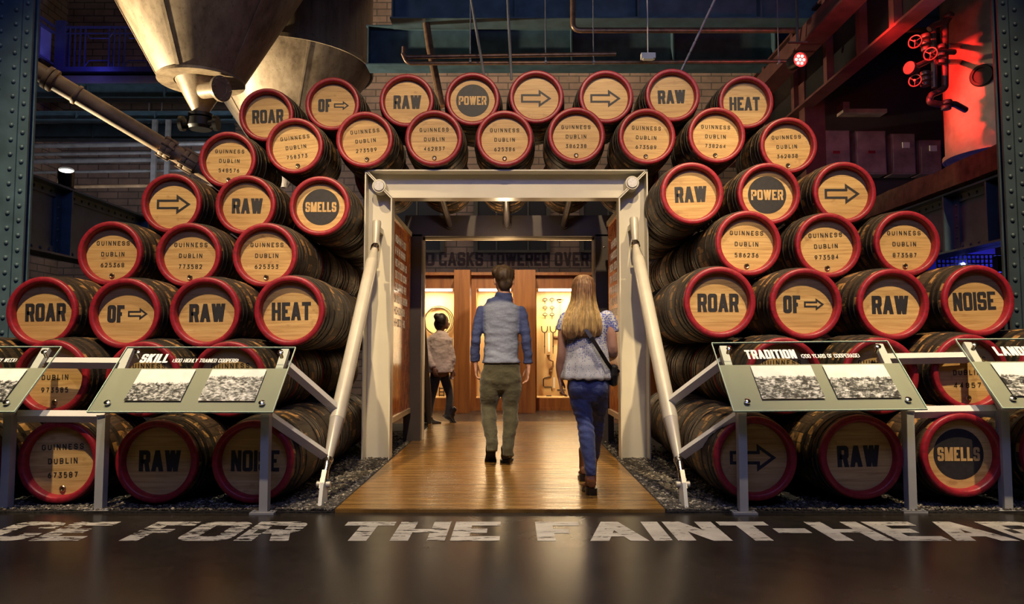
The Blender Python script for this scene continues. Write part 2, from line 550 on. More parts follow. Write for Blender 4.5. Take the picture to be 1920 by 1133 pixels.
g.bump(g.math('ADD', g.math('MULTIPLY', wv, 0.06), fo), 0.25, 0.02)
M['shirt'] = g.m
M['olive'] = cloth('olive_twill', (0.040, 0.038, 0.020), (0.075, 0.069, 0.037))
M['jeans'] = cloth('indigo_jeans', (0.030, 0.042, 0.14), (0.070, 0.092, 0.25))
M['coat'] = cloth('pale_coat', (0.46, 0.37, 0.34), (0.60, 0.50, 0.46))
M['tights'] = cloth('black_tights', (0.012, 0.011, 0.012), (0.028, 0.025, 0.027))
M['leather_black'] = simple('black_leather', (0.018, 0.014, 0.012), 0.35, 0, 0.3, 20, 0.1)
M['leather_brown'] = simple('brown_suede', (0.20, 0.085, 0.04), 0.65, 0, 0.25, 20, 0.1)
g = G('skin', 0.5, 0, (0.56, 0.30, 0.20))
g.color(g.ramp(g.noise(g.coord(), 18.0, 3), [(0.3, (0.47, 0.235, 0.15)), (0.7, (0.58, 0.32, 0.215))]))
g.b.inputs['Subsurface Weight'].default_value = 0.0
M['skin'] = g.m
M['skin_dark'] = simple('brown_skin', (0.20, 0.09, 0.05), 0.5, 0, 0.1, 18)


def hair_mat(name, stops, zs):
    g = G(name, 0.55)
    o = g.coord()
    x, y, z = g.xyz(o)
    st = g.noise(g.mapping(o, (1, 1, 0.045)), 110.0, 4, 0.6, 0.3)
    st2 = g.noise(g.mapping(o, (1, 1, 0.09)), 30.0, 3, 0.5)
    t = g.math('MULTIPLY', g.math('SUBTRACT', z, zs[0]), 1.0 / (zs[1] - zs[0]))
    t = g.math('ADD', t, g.math('MULTIPLY', g.math('SUBTRACT', st2, 0.5), 0.55))
    c = g.ramp(t, stops)
    g.color(g.mix(1.0, c, g.ramp(st, [(0.3, (0.35,) * 3), (0.65, (1.15,) * 3)]), 'MULTIPLY'))
    g.bump(g.math('ADD', st, st2), 0.7, 0.006)
    return g.m


M['hair_man'] = hair_mat('short_brown_hair', [(0, (0.035, 0.020, 0.010)), (1, (0.085, 0.050, 0.026))], (1.45, 1.75))
M['hair_girl'] = simple('dark_hair', (0.018, 0.011, 0.008), 0.5, 0, 0.3, 30)
M['hair_woman'] = hair_mat('long_blonde_tipped_hair',
                           [(0.0, (0.24, 0.12, 0.045)), (0.10, (0.60, 0.37, 0.13)), (0.42, (0.66, 0.42, 0.15)), (0.66, (0.22, 0.10, 0.04)), (0.9, (0.24, 0.115, 0.045)), (1.0, (0.50, 0.31, 0.14))],
                           (1.10, 1.52))
# patterned blouse: pale with blue dots, denser at the top
g = G('dotted_blouse', 0.8)
o = g.coord()
x, y, z = g.xyz(o)
v = g.node('ShaderNodeTexVoronoi', {'Vector': g.mapping(o, (1, 0.4, 1)), 'Scale': 78.0, 'Randomness': 0.55})
top = g.step(z, 0.93, 1.12)
thr = g.math('ADD', 0.30, g.math('MULTIPLY', top, 0.22))
jit = g.noise(o, 16.0, 3, 0.6)
dot = g.math('LESS_THAN', v.outputs['Distance'], g.math('MULTIPLY', thr, g.math('ADD', jit, 0.45)))
ink = g.mix(top, (0.16, 0.18, 0.34), (0.045, 0.07, 0.42))
g.color(g.mix(g.math('MULTIPLY', dot, 0.85), (0.62, 0.61, 0.60), ink))
g.bump(g.noise(g.mapping(o, (2, 2, 0.6)), 9.0, 3), 0.4, 0.02)
M['blouse'] = g.m
M['hem'] = simple('cream_hem', (0.62, 0.57, 0.49), 0.85, 0, 0.06, 20)
M['red_glow'] = emit('red_lamp_lens', (1.0, 0.02, 0.015), 3.0)
M['red_led'] = emit('red_lamp_led', (1.0, 0.45, 0.38), 6.0)
M['blue_glow'] = emit('blue_lamp', (0.25, 0.35, 1.0), 14.0)
M['lamp_glow'] = emit('spot_lamp_lens', (1.0, 0.97, 0.9), 7.0)
g = G('blue_lit_screen', 0.5)
M['blue_pane'] = simple('blue_pane', (0.20, 0.20, 0.55), 0.3, 0, 0.2, 3)


# ---------------------------------------------------------------- mesh builder
def basis(d):
    d = V(d).normalized()
    h = V((0, 0, 1)) if abs(d.z) < 0.95 else V((0, 1, 0))
    a = h.cross(d).normalized()
    b = d.cross(a).normalized()
    return d, a, b


class MB:
    def __init__(s):
        s.v, s.f, s.mi = [], [], []
        s.cur = 0

    def add(s, vs, fs):
        n = len(s.v)
        s.v += [V(p) for p in vs]
        for f in fs:
            s.f.append([i + n for i in f])
            s.mi.append(s.cur)
        return s

    def box(s, lo, hi):
        x0, x1 = sorted((lo[0], hi[0]))
        y0, y1 = sorted((lo[1], hi[1]))
        z0, z1 = sorted((lo[2], hi[2]))
        return s.add([(x0, y0, z0), (x1, y0, z0), (x1, y1, z0), (x0, y1, z0),
                      (x0, y0, z1), (x1, y0, z1), (x1, y1, z1), (x0, y1, z1)],
                     [(0, 3, 2, 1), (4, 5, 6, 7), (0, 1, 5, 4), (1, 2, 6, 5), (2, 3, 7, 6), (3, 0, 4, 7)])

    def hexa(s, a, b):
        """two quads (4 points each) joined into a solid"""
        return s.add(list(a) + list(b), [(0, 3, 2, 1), (4, 5, 6, 7), (0, 1, 5, 4), (1, 2, 6, 5), (2, 3, 7, 6), (3, 0, 4, 7)])

    def bar(s, p0, p1, w, h, up=(0, 0, 1)):
        p0, p1 = V(p0), V(p1)
        d = (p1 - p0).normalized()
        a = d.cross(V(up)).normalized() * (w / 2)
        b = a.normalized().cross(d).normalized() * (h / 2)
        return s.hexa([p0 - a - b, p0 + a - b, p0 + a + b, p0 - a + b],
                      [p1 - a - b, p1 + a - b, p1 + a + b, p1 - a + b])

    def loft(s, rings, cap0=True, cap1=True, closed=True):
        n = len(rings[0])
        vs = [p for r in rings for p in r]
        fs = []
        for i in range(len(rings) - 1):
            for k in range(n if closed else n - 1):
                k2 = (k + 1) % n
                fs.append((i * n + k, i * n + k2, (i + 1) * n + k2, (i + 1) * n + k))
        if cap0:
            fs.append(tuple(reversed(range(n))))
        if cap1:
            fs.append(tuple(range((len(rings) - 1) * n, len(rings) * n)))
        return s.add(vs, fs)

    def cyl(s, p0, p1, r0, r1=None, n=20, caps=True):
        r1 = r0 if r1 is None else r1
        d, a, b = basis(V(p1) - V(p0))
        rings = []
        for p, r in ((V(p0), r0), (V(p1), r1)):
            rings.append([p + a * (r * math.cos(t * 2 * PI / n)) + b * (r * math.sin(t * 2 * PI / n)) for t in range(n)])
        return s.loft(rings, caps, caps)

    def lathe(s, o, d, prof, n=32, cap0=False, cap1=False):
        """prof: (radius, distance along d)"""
        d, a, b = basis(d)
        o = V(o)
        rings = []
        for r, t in prof:
            rings.append([o + d * t + a * (r * math.cos(k * 2 * PI / n)) + b * (r * math.sin(k * 2 * PI / n)) for k in range(n)])
        return s.loft(rings, cap0, cap1)

    def tube(s, pts, r, n=10, caps=True):
        pts = [V(p) for p in pts]
        rings = []
        a = None
        for i, p in enumerate(pts):
            t = (pts[min(i + 1, len(pts) - 1)] - pts[max(i - 1, 0)]).normalized()
            if a is None:
                _, a, _ = basis(t)
            a = (a - t * a.dot(t)).normalized()
            b = t.cross(a)
            rr = r[i] if isinstance(r, (list, tuple)) else r
            rings.append([p + a * (rr * math.cos(k * 2 * PI / n)) + b * (rr * math.sin(k * 2 * PI / n)) for k in range(n)])
        return s.loft(rings, caps, caps)

    def limb(s, pts, rad, n=18, xdir=(1, 0, 0), sub=4, flat=False):
        """smooth tube through pts with elliptical sections (rx along xdir, ry across)"""
        P = [V(p) for p in pts]
        R = [r if isinstance(r, (tuple, list)) else (r, r) for r in rad]
        rings = []
        m = len(P)
        path, rr = [], []
        for i in range(m - 1):
            p0, p1, p2, p3 = P[max(i - 1, 0)], P[i], P[i + 1], P[min(i + 2, m - 1)]
            for k in range(sub):
                t = k / sub
                c = 0.5 * ((2 * p1) + (p2 - p0) * t + (2 * p0 - 5 * p1 + 4 * p2 - p3) * t * t + (3 * p1 - p0 - 3 * p2 + p3) * t ** 3)
                path.append(c)
                e = t * t * (3 - 2 * t)
                rr.append((R[i][0] * (1 - e) + R[i + 1][0] * e, R[i][1] * (1 - e) + R[i + 1][1] * e))
        path.append(P[-1])
        rr.append(R[-1])
        # rounded ends
        for i, p in enumerate(path):
            t = (path[min(i + 1, len(path) - 1)] - path[max(i - 1, 0)]).normalized()
            a = V(xdir) - t * V(xdir).dot(t)
            if a.length < 1e-4:
                _, a, _ = basis(t)
            a.normalize()
            b = t.cross(a)
            ring = lambda c, s1: [c + a * (rr[i][0] * s1 * math.cos(k * 2 * PI / n)) + b * (rr[i][1] * s1 * math.sin(k * 2 * PI / n)) for k in range(n)]
            h = min(rr[i])
            if i == 0:
                for q in (0.35, 0.75):
                    rings.append(ring(p - t * h * math.sqrt(1 - q * q) * 0.7, q))
            rings.append(ring(p, 1.0))
            if i == len(path) - 1 and not flat:
                for q in (0.75, 0.35):
                    rings.append(ring(p + t * h * math.sqrt(1 - q * q) * 0.7, q))
        return s.loft(rings)

    def ball(s, c, r, nu=16, nv=10, M3=None):
        c = V(c)
        r = r if isinstance(r, (tuple, list)) else (r, r, r)
        rings = []
        for j in range(1, nv):
            ph = PI * j / nv
            ring = []
            for k in range(nu):
                th = 2 * PI * k / nu
                p = V((r[0] * math.sin(ph) * math.cos(th), r[1] * math.sin(ph) * math.sin(th), -r[2] * math.cos(ph)))
                ring.append(c + (M3 @ p if M3 else p))
            rings.append(ring)
        return s.loft(rings)

    def prism(s, poly, d):
        """polygon (world points) extruded by vector d"""
        a = [V(p) for p in poly]
        b = [p + V(d) for p in a]
        return s.loft([a, b])

    def mesh(s, name, mats, off=V((0, 0, 0)), sharp=35):
        me = bpy.data.meshes.new(name)
        me.from_pydata([p - off for p in s.v], [], s.f)
        for m in (mats if isinstance(mats, (list, tuple)) else [mats]):
            me.materials.append(m)
        if any(s.mi):
            me.polygons.foreach_set('material_index', s.mi)
        me.validate()
        me.update()
        if sharp:
            me.shade_smooth()
            me.set_sharp_from_angle(angle=math.radians(sharp))
        return me


ROOTOFF = {}


def fix_normals(me):
    import bmesh
    bm = bmesh.new()
    bm.from_mesh(me)
    bmesh.ops.recalc_face_normals(bm, faces=bm.faces)
    bm.to_mesh(me)
    bm.free()


def put(name, mb, mats, parent=None, sharp=35, normals=True):
    """link the builder as ONE mesh object; its origin sits where its parent's origin is"""
    off = ROOTOFF.get(parent, V((0, 0, 0))) if parent else V((0, 0, 0))
    if parent is None:
        lo = V([min(p[i] for p in mb.v) for i in range(3)])
        hi = V([max(p[i] for p in mb.v) for i in range(3)])
        off = V(((lo.x + hi.x) / 2, (lo.y + hi.y) / 2, lo.z))
    me = mb.mesh(name, mats, off, sharp)
    if normals:
        fix_normals(me)
    o = bpy.data.objects.new(name, me)
    C.objects.link(o)
    if parent:
        o.parent = parent
    else:
        o.location = off
    ROOTOFF[o] = off
    return o


def tag(o, label, cat, group=None):
    o['label'] = label
    o['category'] = cat
    if group:
        o['group'] = group
    return o


def thing(name, label, cat, loc, group=None):
    o = bpy.data.objects.new(name, None)
    o.empty_display_size = 0.1
    C.objects.link(o)
    o.location = V(loc)
    ROOTOFF[o] = V(loc)
    return tag(o, label, cat, group)


def structure(name, mb, mats, sharp=35):
    o = put(name, mb, mats, None, sharp)
    o['kind'] = 'structure'
    return o


# ---------------------------------------------------------------- block lettering
def _arc(cx, cy, rx, ry, a0, a1, n=5):
    return [(cx + rx * math.cos(math.radians(a0 + (a1 - a0) * i / n)), cy + ry * math.sin(math.radians(a0 + (a1 - a0) * i / n))) for i in range(n + 1)]


def glyphs(rx, ry):
    """stroke letters in a unit box; rx, ry = corner radii"""
    TL = _arc(rx, 1 - ry, rx, ry, 90, 180)
    BL = _arc(rx, ry, rx, ry, 180, 270)
    BR = _arc(1 - rx, ry, rx, ry, 270, 360)
    TR = _arc(1 - rx, 1 - ry, rx, ry, 0, 90)
    ring = TL + BL + BR + TR
    h = 0.5
    ry2 = min(ry, 0.24)
    S = [(1, .70)] + _arc(1 - rx, 1 - ry2, rx, ry2, 0, 90) + _arc(rx, 1 - ry2, rx, ry2, 90, 180) + _arc(rx, h + ry2, rx, ry2, 180, 270) + \
        _arc(1 - rx, h - ry2, rx, ry2, 90, 0) + _arc(1 - rx, ry2, rx, ry2, 360, 270) + _arc(rx, ry2, rx, ry2, 270, 180) + [(0, .30)]
    bowlT = [(0, 1)] + [(1 - rx, 1)] + _arc(1 - rx, 1 - ry2, rx, ry2, 90, 0) + _arc(1 - rx, .46 + ry2, rx, ry2, 360, 270) + [(0, .46)]
    bowlB = [(0, .52)] + _arc(1 - rx, .52 - ry2, rx, ry2, 90, 0) + _arc(1 - rx, ry2, rx, ry2, 360, 270) + [(0, 0)]
    stem = ('p', [(0, 0), (0, 1)])
    C_ = [(1, .66)] + TR + TL + BL + BR + [(1, .34)]
    G_ = {
        ' ': [], '-': [('p', [(.1, .45), (.9, .45)])],
        'A': [('d', 0, 0, .5, 1), ('d', 1, 0, .5, 1), ('n', [(.22, .24), (.78, .24)])],
        'B': [stem, ('p', bowlT), ('p', bowlB)],
        'C': [('p', C_)],
        'D': [('c', [(0, 0), (0, 1)] + list(reversed(TR)) + list(reversed(BR)))],
        'E': [stem, ('p', [(0, 1), (1, 1)]), ('p', [(0, .5), (.85, .5)]), ('p', [(0, 0), (1, 0)])],
        'F': [stem, ('p', [(0, 1), (1, 1)]), ('p', [(0, .48), (.85, .48)])],
        'G': [('p', C_ + [(1, .46), (.58, .46)])],
        'H': [stem, ('p', [(1, 0), (1, 1)]), ('n', [(0, .5), (1, .5)])],
        'I': [('p', [(.5, 0), (.5, 1)])],
        'J': [('p', [(1, 1)] + list(reversed(BR)) + list(reversed(BL)))],
        'K': [stem, ('d', .1, .42, 1, 1), ('d', 1, 0, .35, .58)],
        'L': [stem, ('p', [(0, 0), (1, 0)])],
        'M': [stem, ('p', [(1, 0), (1, 1)]), ('d', .5, 0, 0.04, 1), ('d', .5, 0, .96, 1)],
        'N': [stem, ('p', [(1, 0), (1, 1)]), ('d', 1, 0, 0, 1)],
        'O': [('c', ring)], '0': [('c', ring)],
        'P': [stem, ('p', bowlT)],
        'R': [stem, ('p', bowlT), ('d', 1, 0, .72, .50)],
        'S': [('p', S)],
        'T': [('p', [(.5, 0), (.5, 1)]), ('p', [(0, 1), (1, 1)])],
        'U': [('p', [(0, 1)] + BL + BR + [(1, 1)])],
        'V': [('d', .5, 0, 0, 1), ('d', .5, 0, 1, 1)],
        'W': [('d', .25, 0, 0, 1), ('d', .25, 0, .5, 1), ('d', .75, 0, .5, 1), ('d', .75, 0, 1, 1)],
        'X': [('d', 0, 0, 1, 1), ('d', 1, 0, 0, 1)],
        'Y': [('d', .5, .42, 0, 1), ('d', .5, .42, 1, 1), ('p', [(.5, 0), (.5, .46)])],
        '1': [('p', [(.55, 0), (.55, 1), (.25, .8)])],
        '2': [('p', [(0, .72)] + list(reversed(TL)) + list(reversed(TR)) + [(1, .62), (0, 0), (1, 0)])],
        '3': [('p', [(0, 1), (1, 1), (.42, .58)] + _arc(1 - rx, .56 - ry2, rx, ry2, 90, 0) + _arc(1 - rx, ry2, rx, ry2, 360, 270) + _arc(rx, ry2, rx, ry2, 270, 180))],
        '4': [('p', [(.72, 0), (.72, 1), (0, .3), (1, .3)])],
        '5': [('p', [(1, 1), (.08, 1), (.04, .58)] + _arc(1 - rx, .6 - ry2, rx, ry2, 90, 0) + _arc(1 - rx, ry2, rx, ry2, 360, 270) + _arc(rx, ry2, rx, ry2, 270, 190))],
        '6': [('p', [(.85, 1)] + [(.3, .78), (0, .42)] + BL + BR + _arc(1 - rx, .56 - ry2, rx, ry2, 0, 90) + _arc(rx, .56 - ry2, rx, ry2, 90, 170))],
        '7': [('p', [(0, 1), (1, 1), (.35, 0)])],
        '8': [('c', _arc(rx, 1 - ry2, rx, ry2, 90, 180) + _arc(rx, .52 + ry2, rx, ry2, 180, 270) + _arc(1 - rx, .52 + ry2, rx, ry2, 270, 360) + _arc(1 - rx, 1 - ry2, rx, ry2, 0, 90)),
              ('c', _arc(rx, .52 - ry2, rx, ry2, 90, 180) + BL + BR + _arc(1 - rx, .52 - ry2, rx, ry2, 0, 90))],
        '9': [('p', [(.15, 0), (.7, .22), (1, .58)] + TR + TL + _arc(rx, .44 + ry2, rx, ry2, 180, 270) + _arc(1 - rx, .44 + ry2, rx, ry2, 270, 350))],
        '(': [('p', _arc(1.0, .5, .8, .62, 135, 225, 6))],
        ')': [('p', _arc(0.0, .5, .8, .62, 45, -45, 6))],
    }
    return G_


WIDTHS = {'I': 0.0, '1': 0.7, 'M': 1.3, 'W': 1.42, '(': 0.35, ')': 0.35, '-': 0.8, ' ': 0.55, 'L': 0.86, 'E': 0.9, 'F': 0.88, 'A': 1.08, 'T': 0.98}


def text_polys(txt, h, lw, t, gap, condensed=True):
    """flat polygons for txt: letter height h, letter width lw, stroke t, gap; returns (polys, total width), starting at u=0, v=0"""
    polys = []
    u = 0.0
    for ch in txt:
        if ch == ' ':
            u += lw * 0.62
            continue
        wd = WIDTHS.get(ch, 1.0) * lw
        wd = max(wd, t)
        iw, ih = wd - t, h - t
        r = min(0.30 * lw, 0.30 * h) if condensed else 0.42 * lw
        rx = min(0.5, max(r - t / 2, t * 0.30) / max(iw, 1e-6))
        ry = min(0.5, max(r - t / 2, t * 0.30) / max(ih, 1e-6))
        gl = glyphs(rx, ry).get(ch, [])
        mp = lambda p: (u + t / 2 + p[0] * iw, t / 2 + p[1] * ih)
        for st in gl:
            if st[0] == 'd':
                _, x0, y0, x1, y1 = st
                (a0, b0), (a1, b1) = mp((x0, y0)), mp((x1, y1))
                if y0 == 0: b0 = 0.0
                if y1 == 1: b1 = h
                L = math.hypot(a1 - a0, b1 - b0)
                hw = t / 2 * L / max(abs(b1 - b0), 1e-6)
                hw = min(hw, t * 0.8)
                polys.append([(a0 - hw, b0), (a0 + hw, b0), (a1 + hw, b1), (a1 - hw, b1)])
                continue
            pts = [mp(p) for p in st[1]]
            q = [pts[0]]
            for p in pts[1:]:
                if math.hypot(p[0] - q[-1][0], p[1] - q[-1][1]) > 1e-6:
                    q.append(p)
            closed = st[0] == 'c'
            if closed and math.hypot(q[0][0] - q[-1][0], q[0][1] - q[-1][1]) < 1e-6:
                q.pop()
            th = t * (0.8 if st[0] == 'n' else 1.0)
            n = len(q)
            if not closed and st[0] == 'p':
                for e, i in ((0, 1), (n - 1, n - 2)):
                    dx, dy = q[e][0] - q[i][0], q[e][1] - q[i][1]
                    l = math.hypot(dx, dy)
                    # square caps only where the stroke runs into the box edge
                    q[e] = (q[e][0] + dx / l * t / 2 * 0.98, q[e][1] + dy / l * t / 2 * 0.98) if (abs(dx) < 1e-6 or abs(dy) < 1e-6) and (st[1][0 if e == 0 else -1][0] in (0, 1) or st[1][0 if e == 0 else -1][1] in (0, 1)) and len(st[1]) == 2 else q[e]
            Lf, Rt = [], []
            for i in range(n):
                p = q[i]
                a = q[(i - 1) % n] if (closed or i > 0) else None
                b = q[(i + 1) % n] if (closed or i < n - 1) else None
                d1 = None if a is None else ((p[0] - a[0]), (p[1] - a[1]))
                d2 = None if b is None else ((b[0] - p[0]), (b[1] - p[1]))
                nn = []
                for d in (d1, d2):
                    if d:
                        l = math.hypot(*d)
                        nn.append((-d[1] / l, d[0] / l))
                if len(nn) == 2:
                    mx, my = nn[0][0] + nn[1][0], nn[0][1] + nn[1][1]
                    l2 = mx * mx + my * my
                    k = 2.0 / max(l2, 0.35)
                    ox, oy = mx * k * th / 2, my * k * th / 2
                else:
                    ox, oy = nn[0][0] * th / 2, nn[0][1] * th / 2
                Lf.append((p[0] + ox, p[1] + oy))
                Rt.append((p[0] - ox, p[1] - oy))
            for i in range(n if closed else n - 1):
                j = (i + 1) % n
                polys.append([Rt[i], Rt[j], Lf[j], Lf[i]])
        u += wd + gap
    return polys, u - gap


def arrow_polys(L, H, t):
    """outline arrow pointing +u, centred"""
    x0, x1, xs = -L / 2, L / 2, L * 0.08
    P = [(x0, -H * .24), (xs, -H * .24), (xs, -H / 2), (x1, 0), (xs, H / 2), (xs, H * .24), (x0, H * .24)]
    n = len(P)
    polys = []
    ins = []
    for i in range(n):
        a, p, b = P[i - 1], P[i], P[(i + 1) % n]
        d1 = (p[0] - a[0], p[1] - a[1]); l1 = math.hypot(*d1)
        d2 = (b[0] - p[0], b[1] - p[1]); l2 = math.hypot(*d2)
        n1 = (-d1[1] / l1, d1[0] / l1); n2 = (-d2[1] / l2, d2[0] / l2)
        mx, my = n1[0] + n2[0], n1[1] + n2[1]
        k = 2.0 / max(mx * mx + my * my, 0.3)
        ins.append((p[0] + mx * k * t, p[1] + my * k * t))
    for i in range(n):
        j = (i + 1) % n
        polys.append([P[i], P[j], ins[j], ins[i]])
    return polys


def disc_poly(r, n=48):
    return [[(r * math.cos(2 * PI * k / n), r * math.sin(2 * PI * k / n)) for k in range(n)]]


def shift(polys, du, dv):
    return [[(a + du, b + dv) for a, b in p] for p in polys]


def paint(mb, polys, org, U, Vv):
    org, U, Vv = V(org), V(U), V(Vv)
    N = U.cross(Vv).normalized()
    for k, p in enumerate(polys):      # brush strokes lie over one another like layers of paint
        o = org + N * (.00005 * (k % 13))
        mb.add([o + U * a + Vv * b for a, b in p], [tuple(range(len(p)))])


# ---------------------------------------------------------------- casks
RH, RB, CL = 0.262, 0.292, 0.80


def rad(y):
    return RB - (RB - RH) * abs((y - CL / 2) / (CL / 2)) ** 1.85


def make_cask_meshes():
    d = {}
    ys = [0.030, .06, .1, .15, .2, .27, .34, .4, .46, .53, .6, .65, .7, .74, .77, .795]
    prof = [(rad(y), y) for y in ys] + [(RH - .006, CL), (.236, CL), (.222, CL - .02), (.220, CL - .05), (.0, CL - .05)]
    mb = MB()
    mb.lathe((0, 0, 0), (0, 1, 0), prof, 64)
    d['staves'] = mb.mesh('staves', M['staves'], sharp=40)
    mb = MB()
    mb.lathe((0, 0, 0), (0, 1, 0), [(.2165, .066), (.220, .014), (.226, .003), (.231, -.001), (.256, -.001), (.261, .003), (RH + .003, .012), (RH + .004, .030), (RH, .033)], 64)
    d['rim'] = mb.mesh('rim', M['red'], sharp=40)
    mb = MB()
    mb.lathe((0, 0, 0), (0, 1, 0), [(.0005, .057), (.218, .057)], 64)
    d['head'] = mb.mesh('head', M['head'], sharp=0)
    for k, yc in enumerate((.075, .135, .245, .555, .665, .735)):
        hw = .018 if k in (0, 1, 4, 5) else .02
        mb = MB()
        mb.lathe((0, 0, 0), (0, 1, 0), [(rad(yc - hw) + .0005, yc - hw - .001), (rad(yc - hw) + .0045, yc - hw), (rad(yc + hw) + .0045, yc + hw), (rad(yc + hw) + .0005, yc + hw + .001)], 64)
        d['hoop%d' % k] = mb.mesh('hoop', M['hoop'], sharp=25)
    mb = MB()
    mb.lathe((0, .057, -.178), (0, -1, 0), [(.021, 0), (.021, .006), (.017, .010), (.012, .008), (.010, .002), (.0005, .002)], 20)
    mb.box((-.003, .045, -.176), (.003, .055, -.170))
    d['bung'] = mb.mesh('bung', M['brass'], sharp=30)
    for me in d.values():
        fix_normals(me)
    return d


CM = make_cask_meshes()
# head must face the visitor (-Y)
_LET = {}


def lettering(kind):
    """mesh for what a cask head says; kind: ('word', 'RAW'), ('disc', 'POWER'), ('arrow',), ('of',), ('number', '625368')"""
    if kind in _LET:
        return _LET[kind]
    mb = MB()
    mats = [M['ink'], M['tan_paint']]
    U, W = V((1, 0, 0)), V((0, 0, 1))
    y0 = .0558
    k = kind[0]
    if k == 'word':
        n = len(kind[1])
        lw = {3: .079, 4: .070, 5: .068}[n] if kind[1] != 'RAW' else .074
        ps, wd = text_polys(kind[1], .136, lw, {3: .0295, 4: .027, 5: .0245}[n], .0065)
        paint(mb, shift(ps, -wd / 2, -.068), (0, y0, 0), U, W)
    elif k == 'of':
        ps, wd = text_polys('OF', .130, .064, .0275, .007)
        paint(mb, shift(ps, -.150, -.064), (0, y0, 0), U, W)
        paint(mb, shift(arrow_polys(.148, .092, .0125), .078, 0), (0, y0, 0), U, W)
    elif k == 'arrow':
        paint(mb, arrow_polys(.298, .178, .020), (0, y0, 0), U, W)
    elif k == 'disc':
        paint(mb, disc_poly(.162), (0, y0 + .0004, 0), U, W)
        mb.cur = 1
        lw = {5: .047, 6: .0415}[len(kind[1])]
        ps, wd = text_polys(kind[1], .088, lw, .0165, .0055)
        paint(mb, shift(ps, -wd / 2, -.044), (0, y0 - .0006, 0), U, W)
    elif k == 'number':
        mats = [M['stencil']]
        for s, v, wtot in (('GUINNESS', .090, .285), ('DUBLIN', .000, .205), (kind[1], -.090, .205)):
            if not s:
                continue
            nI = s.count('I') + .3 * s.count('1')
            cells = len(s) - .7 * nI
            pitch = wtot / (len(s) - .55 * nI)
            lw = pitch * .66
            ps, wd = text_polys(s, .037, lw, .0068, pitch - lw, False)
            paint(mb, shift(ps, -wd / 2, v - .0185), (0, y0, 0), U, W)
    me = mb.mesh('lettering', mats, sharp=0)
    _LET[kind] = me
    return me


def cask(x, y, zc, label, kind=None, roll=0.0, yaw=0.0, group=None):
    """a cask lying on its side, front head at (x, y, zc)"""
    root = bpy.data.objects.new('cask', None)
    root.empty_display_size = .1
    C.objects.link(root)
    root.location = (x, y + CL / 2, zc - RB)
    root.rotation_euler = (0, 0, yaw)
    tag(root, label, 'barrel', group)
    sp = random.uniform(0, 2 * PI)

    def child(nm, key, par, loc, ry=0.0):
        o = bpy.data.objects.new(nm, CM[key] if isinstance(key, str) else key)
        C.objects.link(o)
        o.parent = par
        o.location = loc
        o.rotation_euler = (0, ry, 0)
        return o

    ax = V((0, -CL / 2, RB))
    child('staves', 'staves', root, ax, sp)
    child('rim', 'rim', root, ax, sp * 1.7)
    for k in range(6):
        child('hoop', 'hoop%d' % k, root, ax)
    h = child('head', 'head', root, ax, -roll)
    if kind:
        child('lettering', lettering(kind), h, (0, 0, 0))
        if kind[0] == 'number':
            child('bung', 'bung', h, (0, 0, 0))
    return root


# rows: (name used in labels, face depth, [(px, py, what, roll degrees)])
W_, D_, A_, O_, N_ = (lambda s: ('word', s)), (lambda s: ('disc', s)), ('arrow',), ('of',), (lambda s: ('number', s))
ROWS = [
    ('bottom', 'left', 4.86, [(-75, 859, None, 0), (108, 859, N_('673587'), 2), (292, 864, W_('RAW'), 0), (474, 866, W_('NOISE'), 0)]),
    ('bottom', 'right', 4.78, [(1417, 861, A_, 0), (1617, 858, W_('RAW'), 1), (1806, 854, D_('SMELLS'), 0), (1994, 851, None, 0)]),
    ('second', 'left', 5.30, [(-72, 708, None, 0), (95, 708, N_('973585'), 1), (266, 711, N_(''), 0), (427, 711, N_(''), 2)]),
    ('second', 'right', 5.20, [(1471, 705, N_(''), 0), (1652, 705, N_(''), 0), (1822, 699, N_('44857'), 1), (1988, 693, None, 0)]),
    ('third', 'left', 5.56, [(76.5, 585, W_('ROAR'), 1), (231, 588, O_, 0), (383, 586, W_('RAW'), 1), (543, 583, W_('HEAT'), 1)]),
    ('third', 'right', 5.48, [(1351, 567, W_('ROAR'), 0), (1513, 570, O_, 0), (1677, 571, W_('RAW'), 0), (1836, 564, W_('NOISE'), 2)]),
    ('fourth', 'left', 6.05, [(205, 475, N_('625368'), 0), (351, 478, N_('773582'), 0), (496.5, 478, N_('625353'), 0)]),
    ('fourth', 'right', 5.95, [(1403, 456, N_('586236'), -1), (1554, 460, N_('973584'), 2), (1702, 456, N_('873587'), 0)]),
    ('fifth', 'left', 6.45, [(321, 381, A_, 0), (460, 384, W_('RAW'), 0), (599, 386, D_('SMELLS'), 0)]),
    ('fifth', 'right', 6.20, [(1298, 362, W_('RAW'), 2), (1443, 363, D_('POWER'), 0), (1585, 361, A_, 0)]),
    ('sixth', '', 6.80, [(426, 299, N_('548576'), -1), (551, 273, N_('758373'), 7), (684, 261, N_('273589'), 5), (813, 258, N_('462837'), 1),
                         (946, 259, N_('625386'), 0), (1081, 253, N_('386238'), 0), (1213, 255, N_('673589'), -2), (1345, 253, N_('738264'), -2), (1480, 272, N_('362838'), 2)]),
    ('top', '', 7.10, [(499, 215, W_('ROAR'), 2), (623, 194.5, O_, 0), (763, 188, W_('RAW'), 0), (886, 185, D_('POWER'), 0), (1005, 181, A_, 0),
                       (1136, 181, A_, 0), (1261, 178, W_('RAW'), 2), (1400, 191, W_('HEAT'), 0)]),
]
ORD = ['leftmost', 'second', 'third', 'fourth', 'fifth', 'sixth', 'seventh', 'eighth', 'ninth']
ROWNO = {'bottom': 'lowest', 'second': 'second lowest', 'third': 'third lowest', 'fourth': 'fourth lowest', 'fifth': 'fifth lowest', 'sixth': 'sixth lowest', 'top': 'topmost'}


